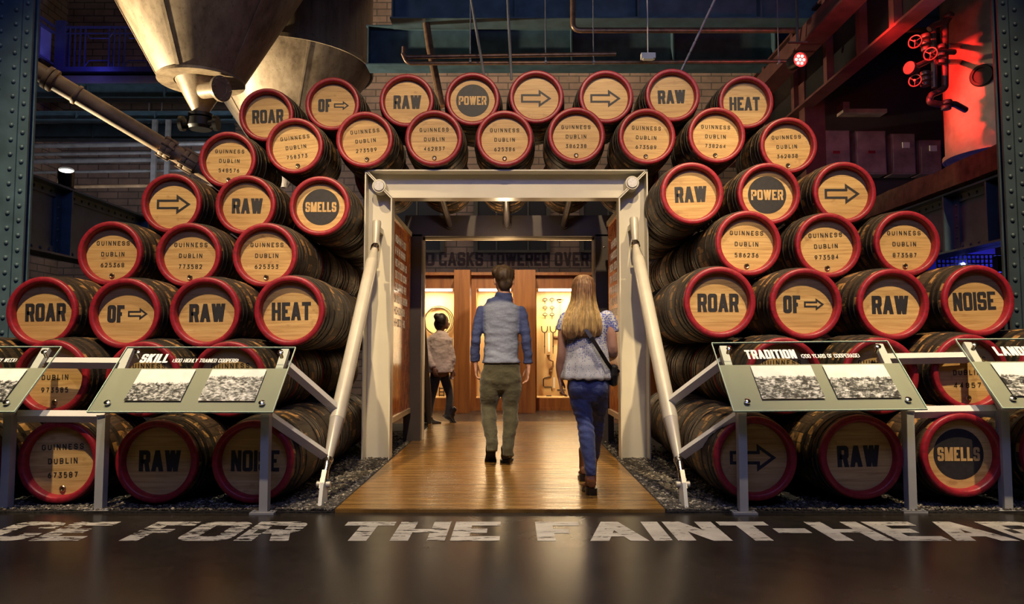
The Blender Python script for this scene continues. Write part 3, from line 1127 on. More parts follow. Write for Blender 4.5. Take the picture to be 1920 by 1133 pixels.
def describe(row, side, i, n, k):
    wh = ROWNO[row] + ' row'
    sd = (' ' + side + ' of gateway') if side else ''
    if k is None:
        return 'cask cut off by the %s edge of the photo, %s' % (side, wh)
    if k[0] == 'word':
        same = {('top', 2): ' near left end', ('top', 6): ' near right end', }.get((row, i), '')
        return 'red-rimmed cask lettered %s, %s%s%s' % (k[1], wh, sd, same)
    if k[0] == 'disc':
        return 'red-rimmed cask with %s in a black disc, %s%s' % (k[1], wh, sd)
    if k[0] == 'of':
        return 'red-rimmed cask lettered OF with a small arrow, %s%s' % (wh, sd)
    if k[0] == 'arrow':
        same = {('top', 4): ' next to POWER', ('top', 5): ' next to RAW'}.get((row, i), '')
        return 'red-rimmed cask with large outline arrow, %s%s%s' % (wh, sd, same)
    if k[1]:
        return 'red-rimmed cask stencilled with number %s, %s%s' % (k[1], wh, sd)
    return {('left', 2): 'stencilled cask behind left half of the SKILL glass panel', ('left', 3): 'stencilled cask behind right half of the SKILL glass panel',
            ('right', 0): 'stencilled cask behind left half of the TRADITION glass panel', ('right', 1): 'stencilled cask behind right half of the TRADITION glass panel'}[(side, i)]


STACK = {}
for row, side, Y, items in ROWS:
    for i, (px, py, k, roll) in enumerate(items):
        p = at(px, py, Y)
        if row == 'bottom':
            p.z = max(p.z, RB - .005) if abs(p.z - RB) > .03 else RB
        lab = describe(row, side, i, len(items), k)
        c = cask(p.x, Y, p.z, lab, k, math.radians(roll), random.uniform(-.012, .012), 'casks stacked in the great wall')
        STACK[(row, side, i)] = (p, k)
    # second and third casks deep, seen between the front ones and beside the gateway
    n = len(items)
    if row == 'top':
        continue
    for i, (px, py, k, roll) in enumerate(items):
        p, k = STACK[(row, side, i)]
        if k is None:
            continue
        name = describe(row, side, i, n, k).replace('red-rimmed ', '').replace(' of gateway', '')
        short = name.split(',')[0]
        if side == 'left':
            gate = n - 1 - i
        elif side == 'right':
            gate = i
        else:
            gate = 0
        layers = (2 if row == 'fifth' else 3) if (gate == 0 and side) else 1
        if gate > 1:
            layers = 0
        if row == 'sixth' and i not in (2, 3, 4, 5, 6):
            layers = 0
        for l in range(1, layers + 1):
            dx = (.035 * l if row in ('bottom', 'third', 'fifth') else .0) * (-1 if side == 'left' else 1 if side == 'right' else 0)
            yy = Y + l * (CL + .012)
            what = {'word': '%s cask', 'disc': '%s disc cask', 'of': 'OF cask', 'arrow': 'arrow cask', 'number': 'cask numbered %s'}[k[0]]
            what = what % k[1] if '%' in what else what
            if k[0] == 'number' and not k[1]:
                what = 'unnumbered stencilled cask'
            zz = p.z if row != 'sixth' else min(p.z, RB + at(950, 404, 8.30).z + .005)
            cask(p.x + dx, yy, zz, 'dark cask %s in line behind the %s, %s row %s' % (ORD[l] if l else '', what, ROWNO[row], side), None, 0,
                 random.uniform(-.015, .015), 'casks lying deeper in the wall')


# ---------------------------------------------------------------- the setting
mb = MB()
mb.box((-9, -3.2, -0.2), (9, 17.6, 0.0))
floor = structure('floor', mb, M['floor'])

# painted slogan on the floor: letters from measured starts, each word set on its own
mb = MB()
YB, YT = 4.03, 4.475
HT = YT - YB
for word, x0, x1 in (('ACE', -3.23, -2.30), ('FOR', -2.085, -1.185), ('THE', -.965, -.065), ('FAINT', .135, 1.48), ('-', 1.475, 1.66), ('HEART', 1.715, 3.36)):
    cells = sum(WIDTHS.get(c, 1.0) if c != 'I' else .33 for c in word)
    gap = .028
    lw = (x1 - x0 - gap * (len(word) - 1)) / cells
    t = .098 if word != '-' else .12
    ps, wd = text_polys(word, HT, lw, t, gap)
    k = (x1 - x0) / wd
    ps = [[(a * k, b) for a, b in p] for p in ps]
    if word == '-':
        ps = [[(0, .17), (.185, .17), (.185, .28), (0, .28)]]
    paint(mb, ps, (x0, YB, .0012), (1, 0, 0), (0, 1, 0))
fl = put('lettering', mb, M['floor_paint'], floor, sharp=0)

YE = atz(960, 962).y          # edge between concrete and gravel/boards
WL, WR = atz(628, 962).x, atz(1247, 962).x
WALK_END = 10.6
mb = MB()
mb.box((WL, YE, 0.0005), (WR, WALK_END, .022))
structure('walkway', mb, M['boards'])

mb = MB()
mb.box((-9, YE - .012, 0.0), (WL - .005, YE, .012))
mb.box((WR + .005, YE - .012, 0.0), (9, YE, .012))
mb.box((WL - .012, YE, 0.0), (WL - .001, WALK_END, .024))
mb.box((WR + .001, YE, 0.0), (WR + .012, WALK_END, .024))
structure('trim_1', mb, M['soil'])


# gravel: loose stones nobody could count, on a dark bed
def gravel(name, label, x0, x1, side):
    mb = MB()
    nx, ny = 40, 60
    y0, y1 = YE + .004, 10.4
    rings = []
    for j in range(ny + 1):
        y = y0 + (y1 - y0) * (j / ny) ** 1.4
        rings.append([V((x0 + (x1 - x0) * i / nx, y, .004 + .014 * mnoise.noise(V((i * .7, y * 6, side)))
                         + (.05 * max(0, min(1, (y - 4.9) / .5)) if False else 0.006))) for i in range(nx + 1)])
    mb.loft(rings, False, False, closed=False)
    mb.cur = 1
    ico = [(0, 0, -1), (.72, -.53, -.45), (-.28, -.85, -.45), (-.89, 0, -.45), (-.28, .85, -.45), (.72, .53, -.45),
           (.28, -.85, .45), (-.72, -.53, .45), (-.72, .53, .45), (.28, .85, .45), (.89, 0, .45), (0, 0, 1)]
    icf = [(0, 1, 2), (1, 0, 5), (0, 2, 3), (0, 3, 4), (0, 4, 5), (1, 5, 10), (2, 1, 6), (3, 2, 7), (4, 3, 8), (5, 4, 9),
           (1, 10, 6), (2, 6, 7), (3, 7, 8), (4, 8, 9), (5, 9, 10), (6, 10, 11), (7, 6, 11), (8, 7, 11), (9, 8, 11), (10, 9, 11)]
    R = random.Random(side + 5)
    inner = WL if side < 0 else WR

    def stone(x, y, s):
        a = R.uniform(0, 6.28)
        sx, sy, sz = s * R.uniform(.7, 1.25), s * R.uniform(.7, 1.25), s * R.uniform(.45, .8)
        ca, sa = math.cos(a), math.sin(a)
        vs = []
        for p in ico:
            q = (p[0] * sx * R.uniform(.8, 1.15), p[1] * sy * R.uniform(.8, 1.15), p[2] * sz)
            vs.append((x + q[0] * ca - q[1] * sa, y + q[0] * sa + q[1] * ca, .012 + sz * .5 + q[2]))
        mb.add(vs, icf)

    for _ in range(5200):     # front strip
        x = R.uniform(x0, x1)
        y = YE + .015 + abs(R.gauss(0, .24))
        stone(x, y, R.uniform(.006, .014))
    for _ in range(5600):     # along the walkway
        x = inner + side * abs(R.gauss(0.02, .28))
        y = R.uniform(YE + .02, 9.4) if R.random() < .4 else R.uniform(YE + .02, 7.0)
        if (x - inner) * side < .012:
            continue
        stone(x, y, R.uniform(.007, .017))
    o = put(name, mb, [M['soil'], M['gravel']], None, sharp=0)
    o['kind'] = 'stuff'
    tag(o, label, 'gravel')


gravel('gravel', 'loose grey gravel under the casks left of the wooden walkway', -5.2, WL - .013, -1)
gravel('gravel', 'loose grey gravel under the casks right of the wooden walkway', WR + .013, 5.2, 1)

# walls and ceiling
YW = 17.5
mb = MB()
mb.box((-11, YW, 0), (11, YW + .3, 11))
wall_back = structure('wall_back', mb, M['brick'])
mb = MB()
mb.box((-11, -3.2, 0), (-10.7, YW, 11))
structure('wall_left', mb, M['brick'])
mb = MB()
mb.box((10.7, -3.2, 0), (11, YW, 11))
structure('wall_right', mb, M['dark_wall'])
mb = MB()
mb.box((-11, -3.2, 11), (11, YW + .3, 11.2))
structure('ceiling', mb, M['ceiling'])

# faded slogan on the brick
mb = MB()
pa, pb = at(700, 499, YW), at(1109, 473, YW)
hh = pb.z - pa.z
xc = at(822, 480, YW).x
for word, a, b in (('0', 783, 791), ('0', 797, 815), ('CASKS', 823, 906), ('TOWERED', 915, 1031), ('OVER', 1040, 1104)):
    xa, xb = at(a, 486, YW).x, at(b, 486, YW).x
    ps, wd = text_polys(word, hh, hh * .62, hh * .205, hh * .08)
    k = (xb - xa) / wd
    paint(mb, [[(u * k, v) for u, v in p] for p in ps], (xa, YW - .002, pa.z), (1, 0, 0), (0, 0, 1))
put('lettering', mb, M['ghost_paint'], wall_back, sharp=0)

# dark windows in the brick
for n, (a, b, mull) in enumerate(((690, 826, (735, 782)), (896, 1024, (931, 990)), (1094, 1230, (1140, 1185))), 1):
    z0, z1 = at(960, 470, YW).z, at(960, 330, YW).z
    xa, xb = at(a, 400, YW).x, at(b, 400, YW).x
    mb = MB()
    mb.box((xa, YW - .03, z0), (xb, YW - .005, z1))
    win = structure('window_%d' % n, mb, M['window_dark'])
    mb = MB()
    t = .10
    mb.box((xa - t, YW - .08, z0 - t * .5), (xa, YW - .004, z1 + t))
    mb.box((xb, YW - .08, z0 - t * .5), (xb + t, YW - .004, z1 + t))
    mb.box((xa, YW - .08, z1), (xb, YW - .004, z1 + t))
    mb.box((xa, YW - .10, z0 - t * .6), (xb, YW - .004, z0))
    put('window_frame', mb, M['win_frame'], win)
    mb = MB()
    for m in mull:
        x = at(m, 400, YW).x
        mb.box((x - .02, YW - .06, z0), (x + .02, YW - .031, z1))
    put('window_bars', mb, M['win_frame'], win)

# ---------------------------------------------------------------- gateway
GY, GD = 6.86, 0.16                 # front of flanges, channel depth
gl0, gl1 = at(677, 866, GY).x, at(733, 560, GY).x
gr0, gr1 = at(1162, 560, GY).x, at(1221, 866, GY).x
gt, gb = at(947, 318, GY).z, at(947, 371, GY).z
gate = thing('gateway_frame', 'cream steel portal frame around the opening in the cask wall', 'gateway', ((gl0 + gr1) / 2, GY + GD / 2, 0))
ft = .012


def mitre_poly(mb, poly, d):
    mb.prism(poly, d)


for (xo, xi, s) in ((gl0, gl1, 1), (gr1, gr0, -1)):
    mb = MB()
    # web: outer top corner to inner corner, mitred
    yb = GY + GD
    mb.prism([(xo, yb - .012, 0), (xi, yb - .012, 0), (xi, yb - .012, gb), (xo, yb - .012, gt)], (0, .012, 0))
    mb.prism([(xo, GY, 0), (xo + s * ft, GY, 0), (xo + s * ft, GY, gt - .010), (xo, GY, gt)], (0, GD - .012, 0))
    mb.prism([(xi - s * ft, GY, 0), (xi, GY, 0), (xi, GY, gb), (xi - s * ft, GY, gb)], (0, GD - .012, 0))
    # mitre plate along the diagonal
    d = V((xi - xo, 0, gb - gt)).normalized()
    n = V((-d.z, 0, d.x)) * .004
    if n.z > 0:
        n = -n
    a, b = V((xo, GY, gt)) + d * .012, V((xi, GY, gb)) - d * .004
    mb.prism([a + n * .6, b + n * .6, b + n * 3, a + n * 3], (0, GD - .013, 0))
    p = put('post', mb, M['cream'], gate)
    # base flange
    mb = MB()
    mb.box((min(xo, xi) - .03, GY - .03, 0.0), (max(xo, xi) + .03, GY + GD + .03, .014))
    put('base_plate', mb, M['cream'], gate)
mb = MB()
yb = GY + GD
mb.prism([(gl0, yb - .012, gt), (gr1, yb - .012, gt), (gr0, yb - .012, gb), (gl1, yb - .012, gb)], (0, .012, 0))
mb.box((gl0, GY, gt - ft), (gr1, GY + GD - .012, gt))
mb.box((gl1, GY, gb), (gr0, GY + GD - .012, gb + ft))
for (xo, xi, s) in ((gl0, gl1, 1), (gr1, gr0, -1)):
    d = V((xi - xo, 0, gb - gt)).normalized()
    n = V((-d.z, 0, d.x)) * .004
    if n.z < 0:
        n = -n
    a, b = V((xo, GY, gt)) + d * .012, V((xi, GY, gb)) - d * .004
    mb.prism([a + n * .6, b + n * .6, b + n * 3, a + n * 3], (0, GD - .013, 0))
put('lintel', mb, M['cream'], gate)
for px, py in ((710, 348), (1186, 342)):
    c = at(px, py, GY - .02)
    mb = MB()
    mb.lathe(c, (0, 1, 0), [(.0005, 0), (.046, 0), (.050, .004), (.050, .02), (.050, GD)], 36)
    cd = put('pin_cap', mb, M['disc'], gate, 30)
    mb = MB()
    mb.lathe(c, (0, 1, 0), [(.051, .012), (.062, .012), (.064, .016), (.064, GD + .01), (.051, GD + .01)], 36)
    put('collar', mb, M['cream'], cd, 30)
# tie rods running back to the inner frame
IY, ID = 8.30, 0.18
for px, py in ((838, 400), (950, 398), (1061, 398)):
    x = at(px, py, 7.9).x
    mb = MB()
    za, zb = (gt + gb) / 2 - .02, at(950, 424, IY).z
    mb.cyl((x * 1.0, GY + GD, za), (x, IY - .004, zb), .034, n=18)
    mb.cyl((x, IY - .05, zb + .005), (x, IY - .004, zb), .046, n=18)
    put('tie_rod', mb, M['dark_gate'], gate)

# inner frame
il, ir = at(790, 560, IY).x, at(1117, 560, IY).x
it, ib = at(950, 404, IY).z, at(950, 443, IY).z
inner = thing('inner_portal', 'dark bronze portal frame standing behind the cream gateway', 'gateway', ((il + ir) / 2, IY + ID / 2, 0))
pw = .19
for xi, s in ((il, -1), (ir, 1)):
    mb = MB()
    mb.box((xi + s * pw, IY, 0), (xi, IY + .012, ib + .02))
    mb.box((xi + s * pw, IY + .012, 0), (xi + s * (pw - .014), IY + ID, ib + .02))
    mb.box((xi + s * .014, IY + .012, 0), (xi, IY + ID, ib))
    p = put('post', mb, M['dark_gate'], inner)
    mb = MB()
    mb.box((xi, IY + ID - .05, 0.02), (xi - s * .022, IY + ID, ib))
    put('edge_trim', mb, M['trim'], inner)
mb = MB()
mb.box((il - pw, IY, ib), (ir + pw, IY + .012, it))
mb.box((il - pw, IY + .012, it - .014), (ir + pw, IY + ID, it))
mb.box((il - pw, IY + .012, ib), (ir + pw, IY + ID, ib + .014))
put('lintel', mb, M['dark_gate'], inner)
mb = MB()
mb.box((il - .022, IY + ID - .05, ib - .024), (ir + .022, IY + ID, ib))
put('edge_trim', mb, M['trim'], inner)
mb = MB()
mb.ball(at(1133, 463, IY - .004), .012, 10, 6)
put('rivet', mb, M['chrome'], inner)

# graphic panels lining the passage
for side, pxn, pxf, yn, yf, lab in (('l', 736, 769, GY + GD + .05, IY - .06, 'tall orange picture panel lining the left side of the passage'),
                                    ('r', 1160, 1141, GY + GD + .05, 7.75, 'tall orange picture panel lining the right side of the passage')):
    s = -1 if side == 'l' else 1
    xn, xf = at(pxn, 560, yn).x, at(pxf, 560, yf).x
    if side == 'l':
        zt, zb = at(pxn, 404, yn).z, at(pxn, 788, yn).z
    else:
        zt, zb = at(pxn, 398, yn).z, at(pxn, 782, yn).z
    root = thing('graphic_panel', lab, 'panel', ((xn + xf) / 2, (yn + yf) / 2, zb), 'picture panels in the passage')
    o1 = V((s * .03, 0, 0))
    mb = MB()
    A, B = V((xn, yn, zb)), V((xf, yf, zb))
    up = V((0, 0, zt - zb))
    mb.prism([A, B, B + o1, A + o1], up)
    put('picture', mb, M['graphic'], root, 0)
    mb = MB()
    d = (B - A).normalized()
    nn = V((-s * .012, 0, 0))
    for p0, p1 in ((A, B), (A + up, B + up)):
        mb.bar(p0 + o1 * .5, p1 + o1 * .5, .06, .05)
    mb.bar(A + o1 * .5 - V((0, 0, .02)), A + o1 * .5 + up + V((0, 0, .02)), .05, .03, (0, 1, 0))
    put('frame', mb, M['trim'], root)
    # white text: short lines of condensed letters, too small and oblique to read
    mb = MB()
    R = random.Random(3)
    zz0, zz1 = at((pxn + pxf) / 2, 452, (yn + yf) / 2).z, at((pxn + pxf) / 2, 622, (yn + yf) / 2).z
    rows = 8
    L = (B - A).length
    for k in range(rows):
        z1 = zz0 + (zz1 - zz0) * k / rows
        h = (zz0 - zz1) / rows * .66
        u = L * .10
        end = L * R.uniform(.62, .86)
        while u < end:
            wd = R.uniform(.05, .075)
            gapx = .014 if R.random() < .75 else .05
            a = A + d * u + nn * .3
            a.z = z1 - h
            b = A + d * min(u + wd, end) + nn * .3
            b.z = z1 - h
            st = R.choice('IHEN')
            wv = (b - a)
            bars = [(0, .3, 0, 1), (.66, 1, 0, 1)] + ([(.3, .66, .4, .6)] if st in 'HN' else [(.3, .9, .8, 1), (.3, .9, 0, .2)])
            for (p, q, v0, v1) in bars:
                mb.add([a + wv * p + V((0, 0, h * v0)), a + wv * q + V((0, 0, h * v0)), a + wv * q + V((0, 0, h * v1)), a + wv * p + V((0, 0, h * v1))], [(0, 1, 2, 3)])
            u += wd + gapx
    put('lettering', mb, M['white_text'], root, 0)


# ---------------------------------------------------------------- leaning struts
def strut(label, top, bot, ytop, ybot, sgn):
    A, B = at(*top, ytop), at(*bot, ybot)
    foot = atz(bot[0] - sgn * -2, 952 if sgn < 0 else 955)
    root = thing('leaning_strut', label, 'strut', (foot.x, foot.y, 0), 'leaning tubular struts')
    d = (B - A)
    L = d.length
    dn = d.normalized()
    P = lambda t: A + dn * t
    mb = MB()
    mb.lathe(A, dn, [(.030, .13), (.052, .30), (.055, .305), (.055, L - .52), (.052, L - .515), (.026, L - .16), (.0005, L - .16)], 28)
    put('tube', mb, M['strut'], root, 30)
    mb = MB()
    mb.lathe(A, dn, [(.0005, .085), (.040, .085), (.040, .125), (.030, .13)], 24)
    put('collar', mb, M['chrome'], root, 30)
    mb = MB()
    mb.lathe(A, dn, [(.0005, L - .19), (.033, L - .19), (.034, L - .16), (.026, L - .155), (.020, L - .10), (.027, L - .02), (.0005, L - .02)], 24)
    put('collar', mb, M['chrome'], root, 30)
    # upper eye on the post
    mb = MB()
    q = A + V((0, 0, .07)) - dn * .02
    mb.lathe(q + V((0, 0, .10)), (A + dn * .09 - q - V((0, 0, .10))), [(.0005, 0), (.036, 0), (.040, .02), (.038, .09), (.030, .20), (.026, .23)], 20)
    mb.bar(q + V((0, .0, .03)), q + V((0, .22, .03)), .05, .05)
    put('upper_fork', mb, M['strut'], root, 30)
    # clevis and foot blade
    mb = MB()
    E = P(L - .02)
    mb.bar(P(L - .08), E + dn * .06 + V((0, 0, -.02)), .030, .07)
    mb.cyl(E + V((-.045, 0, -.03)), E + V((.045, 0, -.03)), .022, n=16)
    put('clevis', mb, M['strut'], root, 30)
    mb = MB()
    g0 = V((foot.x, foot.y, 0.004))
    mb.prism([E + V((-.012, -.05, -.01)), E + V((-.012, .05, -.01)), g0 + V((-.012, .09, 0)), g0 + V((-.012, -.075, 0))], (.024, 0, 0))
    put('foot_blade', mb, M['post_paint'], root, 30)
    return A, B


SL = strut('grey leaning strut propping the left gateway post', (706, 452), (606, 905), GY - .06, 5.02, -1)
SR = strut('grey leaning strut propping the right gateway post', (1189, 446), (1281, 905), GY - .06, 5.02, 1)
# its counterpart behind the inner frame
A, B = at(786, 560, IY + ID + .05), at(806, 812, 9.6)
root = thing('leaning_strut', 'dark tapered strut leaning away behind the inner portal', 'strut', (B.x, B.y, 0), None)
dn = (B - A).normalized()
L = (B - A).length
mb = MB()
mb.lathe(A, dn, [(.0005, 0), (.03, .0), (.055, .25), (.055, L - .55), (.028, L - .16), (.0005, L - .16)], 20)
put('tube', mb, M['dark_gate'], root)
mb = MB()
mb.lathe(A, dn, [(.0005, L - .17), (.034, L - .17), (.034, L - .13), (.02, L - .12), (.026, L - .02), (.0005, L)], 20)
put('collar', mb, M['chrome'], root)
mb = MB()
mb.prism([B + V((-.012, -.04, .03)), B + V((-.012, .04, .03)), V((B.x - .012, B.y + .07, .0)), V((B.x - .012, B.y - .07, .0))], (.024, 0, 0))
put('foot_blade', mb, M['dark_gate'], root)


# ---------------------------------------------------------------- railings with reading panels
PANELS = []
PYB, PYT = 4.56, 4.99       # depth of the lower and upper panel edge


def panel_frame(cx_bot, py_bot, cx_top, py_top):
    pass


RAIL = {}


def railing(side):
    s = -1 if side == 'left' else 1
    posts_px = [(14, 956), (187, 958), (490, 962)] if s < 0 else [(1906, 958), (1713, 959), (1394, 962)]
    tops_px = [(88, 655), (245, 656), (536, 658)] if s < 0 else [(1812, 645), (1647, 648), (1355, 652)]
    lows_px = [(14, 775), (190, 776), (497, 776)] if s < 0 else [(1884, 765), (1706, 768), (1392, 774)]
    cx = atz(*posts_px[1])
    root = thing('railing', 'pale steel barrier rail with posts, %s of the walkway' % side, 'railing', (cx.x, cx.y, 0), 'steel barrier rails')
    arms = []
    for (bp, tp, lp) in zip(posts_px, tops_px, lows_px):
        b = atz(*bp)
        yb = b.y
        low = at(lp[0], lp[1], yb - .03)
        b.x = low.x
        top = at(tp[0], tp[1], yb + .42)
        mb = MB()
        mb.box((b.x - .026, yb - .03, .0), (b.x + .026, yb + .03, low.z - .01))
        p = put('post', mb, M['post_paint'], root)
        mb = MB()
        mb.box((b.x - .075, yb - .06, 0.0), (b.x + .075, yb + .06, .012))
        for q in (-.055, .055):
            mb.cyl((b.x + q, yb - .035, .012), (b.x + q, yb - .035, .022), .010, n=8)
        put('base_plate', mb, M['post_paint'], p)
        mb = MB()
        a0 = V((b.x, yb - .03, low.z - .02))
        a1 = V((b.x + (top.x - low.x) * 1.0, top.y, top.z))
        mb.bar(a0, a1, .05, .035, (0, -.6, .8))
        put('arm', mb, M['white_rail'], root)
        arms.append((a0, a1))
    # rails tie the arms together
    dirn = (arms[1][1] - arms[1][0]).normalized()
    for t in (.07, .86):
        pts = [a0 + (a1 - a0) * t for a0, a1 in arms]
        pts = [p + V((0, .05, -.035)) for p in pts]
        mb = MB()
        mb.bar(pts[0], pts[1], .055, .055, (0, -.62, .78))
        put('rail', mb, M['white_rail'], root)
        RAIL[(side, t)] = pts[2]
    # braces back to the leaning strut
    for t, tgt, tdep in ((.86, (618, 768) if s < 0 else (1264, 755), .62), (.07, (611, 858) if s < 0 else (1276, 857), .88)):
        A, B = SL if s < 0 else SR
        q = A + (B - A) * tdep
        # nearest point on the strut axis to the pixel ray
        best = min((abs((lambda c: 566.5 - 0 * c)(0)), 0) for _ in (0,))
        d0 = ray(*tgt).normalized()
        o0 = V((0, 0, CAMZ))
        u = (B - A)
        w0 = A - o0
        a_, b_, c_ = u.dot(u), u.dot(d0), 1.0
        d_, e_ = u.dot(w0), d0.dot(w0)
        sc = (b_ * e_ - c_ * d_) / (a_ * c_ - b_ * b_)
        q = A + u * sc
        q = q - (q - RAIL[(side, t)]).normalized() * .045
        mb = MB()
        mb.bar(RAIL[(side, t)], q, .05, .055, (0, -.62, .78))
        put('brace', mb, M['white_rail'], root)
    return arms


ARM_L = railing('left')
ARM_R = railing('right')


def reading_panel(label, corners, title, sub, pics, tx, lw=.040):
    """corners: bottom-left, bottom-right (px), tilted sheet of glass; tx: title start as share of the width"""
    (bx0, by0), (bx1, by1), (tx0, ty0), (tx1, ty1) = corners
    BL, BR = at(bx0, by0, PYB - .045), at(bx1, by1, PYB - .045)
    TL, TR = at(tx0, ty0, PYT - .03), at(tx1, ty1, PYT - .03)
    U = ((BR - BL) + (TR - TL)) * .5
    W = U.length
    U.normalize()
    Vv = ((TL - BL) + (TR - BL) - (BR - BL)) * .5
    Vv = Vv - U * Vv.dot(U)
    H = Vv.length
    Vv.normalize()
    cen = (BL + BR + TL + TR) * .25
    org = cen - U * (W / 2) - Vv * (H / 2)
    N = U.cross(Vv).normalized()
    if N.y > 0:
        N = -N
    P = lambda u, v, n=0.0: org + U * u + Vv * v + N * n
    th = .010
    root = thing('reading_panel', label, 'sign', P(W / 2, 0, 0), 'tilted glass reading panels')
    split = H * .665
    mb = MB()
    mb.hexa([P(0, 0, 0), P(W, 0, 0), P(W, H, 0), P(0, H, 0)], [P(0, 0, th), P(W, 0, th), P(W, H, th), P(0, H, th)])
    glass = put('glass', mb, M['glass'], root, 0)
    mb = MB()
    mb.hexa([P(.002, .002, -.0025), P(W - .002, .002, -.0025), P(W - .002, split, -.0025), P(.002, split, -.0025)],
            [P(.002, .002, -.0005), P(W - .002, .002, -.0005), P(W - .002, split, -.0005), P(.002, split, -.0005)])
    put('frosted_film', mb, M['frost'], glass, 0)
    mb = MB()
    e = .004
    for a, b in (((0, 0), (W, 0)), ((0, H), (W, H)), ((0, 0), (0, H)), ((W, 0), (W, H))):
        mb.bar(P(*a, th / 2), P(*b, th / 2), e, th + .001, N)
    put('edge', mb, M['glass_edge'], glass, 0)
    for (u0, u1, mk) in pics:
        mb = MB()
        v0, v1 = H * .155, split - H * .035
        mb.hexa([P(W * u0, v0, th + .0006), P(W * u1, v0, th + .0006), P(W * u1, v1, th + .0006), P(W * u0, v1, th + .0006)],
                [P(W * u0, v0, th + .0016), P(W * u1, v0, th + .0016), P(W * u1, v1, th + .0016), P(W * u0, v1, th + .0016)])
        put('photograph', mb, M[mk], root, 0)
    mb = MB()
    ps, wd = text_polys(title, .085, lw, lw * .40, lw * .11)
    u = W * tx
    paint(mb, ps, P(u, split + H * .07, th + .001), U, Vv)
    if sub:
        ps2, wd2 = text_polys(sub, .036, .0156, .0046, .0022)
        paint(mb, ps2, P(u + (wd + .030 if title else 0), split + H * .075, th + .001), U, Vv)
    put('lettering', mb, M['white_text'], root, 0)
    for u in (.085, .925) if True else ():
        for v in (.12, .90):
            mb = MB()
            c = P(W * u, H * v, -.03)
            mb.lathe(c, N, [(.0005, 0), (.012, 0), (.012, .03), (.012, .042), (.019, .042), (.019, .050), (.012, .054), (.0005, .055)], 16)
            put('fixing', mb, M['chrome'], root)
    return root


reading_panel('tilted glass reading panel titled SKILL, left of the walkway', ((168, 774), (517, 775), (235, 653), (550, 653)),
              'SKILL', '(300 HIGHLY TRAINED COOPERS)', ((.165, .475, 'photo0'), (.57, .88, 'photo1')), .125)
reading_panel('tilted glass reading panel titled TRADITION, right of the walkway', ((1372, 773), (1734, 769), (1337, 645), (1667, 641)),
              'TRADITION', '(200 YEARS OF COOPERAGE)', ((.17, .50, 'photo2'), (.565, .90, 'photo3')), .165, .0375)
reading_panel('tilted glass reading panel cut off at the left edge', ((-312, 774), (36, 774), (-205, 652), (109, 652)),
              '', 'EVERY WEEK)', ((.12, .46, 'photo4'), (.56, .90, 'photo4')), .64)
reading_panel('tilted glass reading panel titled LANDMARK, cut off at the right edge', ((1872, 767), (2235, 765), (1797, 638), (2127, 636)),
              'LANDMARK', '', ((.10, .45, 'photo5'), (.55, .88, 'photo5')), .17, .044)


# ---------------------------------------------------------------- tool cabinet behind the gateway
YP, YF, YBK = 12.35, 12.85, 13.35
ctop = at(960, 506, YP).z
cab = thing('display_cabinet', 'long orange-brown wooden cabinet with lit vitrines beyond the gateway', 'cabinet', (at(960, 560, YP).x, 12.9, 0))
OPEN = [(757, 851, 748), (893, 962, 748), (1006, 1140, 746)]
vt = at(960, 541, YF).z
vb = at(960, 747, YF).z
xl, xr = at(690, 600, YF).x, at(1240, 600, YF).x
mb = MB()
mb.box((xl, YF, vt), (xr, YBK + .1, ctop))
mb.box((xl, YF - .12, ctop - .05), (xr, YF, ctop))
put('header', mb, M['cabinet'], cab)
mb = MB()
mb.box((xl, YF, 0.0), (xr, YBK + .1, vb))
mb.box((xl, YF - .015, 0.0), (xr, YF, .05))
put('plinth', mb, M['cabinet'], cab)
for a, b in ((851, 881), (965, 1004)):
    mb = MB()
    xa, xb = at(a, 600, YP).x, at(b, 600, YP).x
    mb.box((xa, YP, 0.0), (xb, YF, ctop))
    put('pilaster', mb, M['cabinet'], cab)
prev = xl
bounds = []
for a, b, _ in OPEN:
    xa, xb = at(a, 600, YF).x, at(b, 600, YF).x
    mb = MB()
    mb.box((prev, YF, vb), (xa, YBK + .1, vt))
    put('stile', mb, M['cabinet'], cab)
    bounds.append((xa, xb))
    prev = xb
mb = MB()
mb.box((prev, YF, vb), (xr, YBK + .1, vt))
put('stile', mb, M['cabinet'], cab)
for xa, xb in bounds:
    mb = MB()
    mb.box((xa - .01, YBK, vb - .01), (xb + .01, YBK + .09, vt + .01))
    put('back_board', mb, M['vitrine'], cab)
    mb = MB()
    mb.box((xa, YF + .02, vb), (xb, YBK, vb + .012))
    put('shelf', mb, M['vitrine'], cab)
    mb = MB()
    mb.box((xa + .04, YF + .09, vt - .035), (xb - .04, YF + .15, vt - .008))
    put('light_strip', mb, M['strip'], cab)
    ar = area('vitrine_light', ((xa + xb) / 2, YF + .16, vt - .05), ((xa + xb) / 2, YBK - .12, vb), 32 * (xb - xa), (1.0, 0.84, 0.56), (xb - xa) * .8, .08)
    ar2 = area('vitrine_spill', ((xa + xb) / 2, YF + .02, (vt + vb) / 2 + .2), ((xa + xb) / 2, YF - 3, .2), 7 * (xb - xa), (1.0, 0.76, 0.42), (xb - xa) * .8, 1.2)
YT_ = YBK - .03
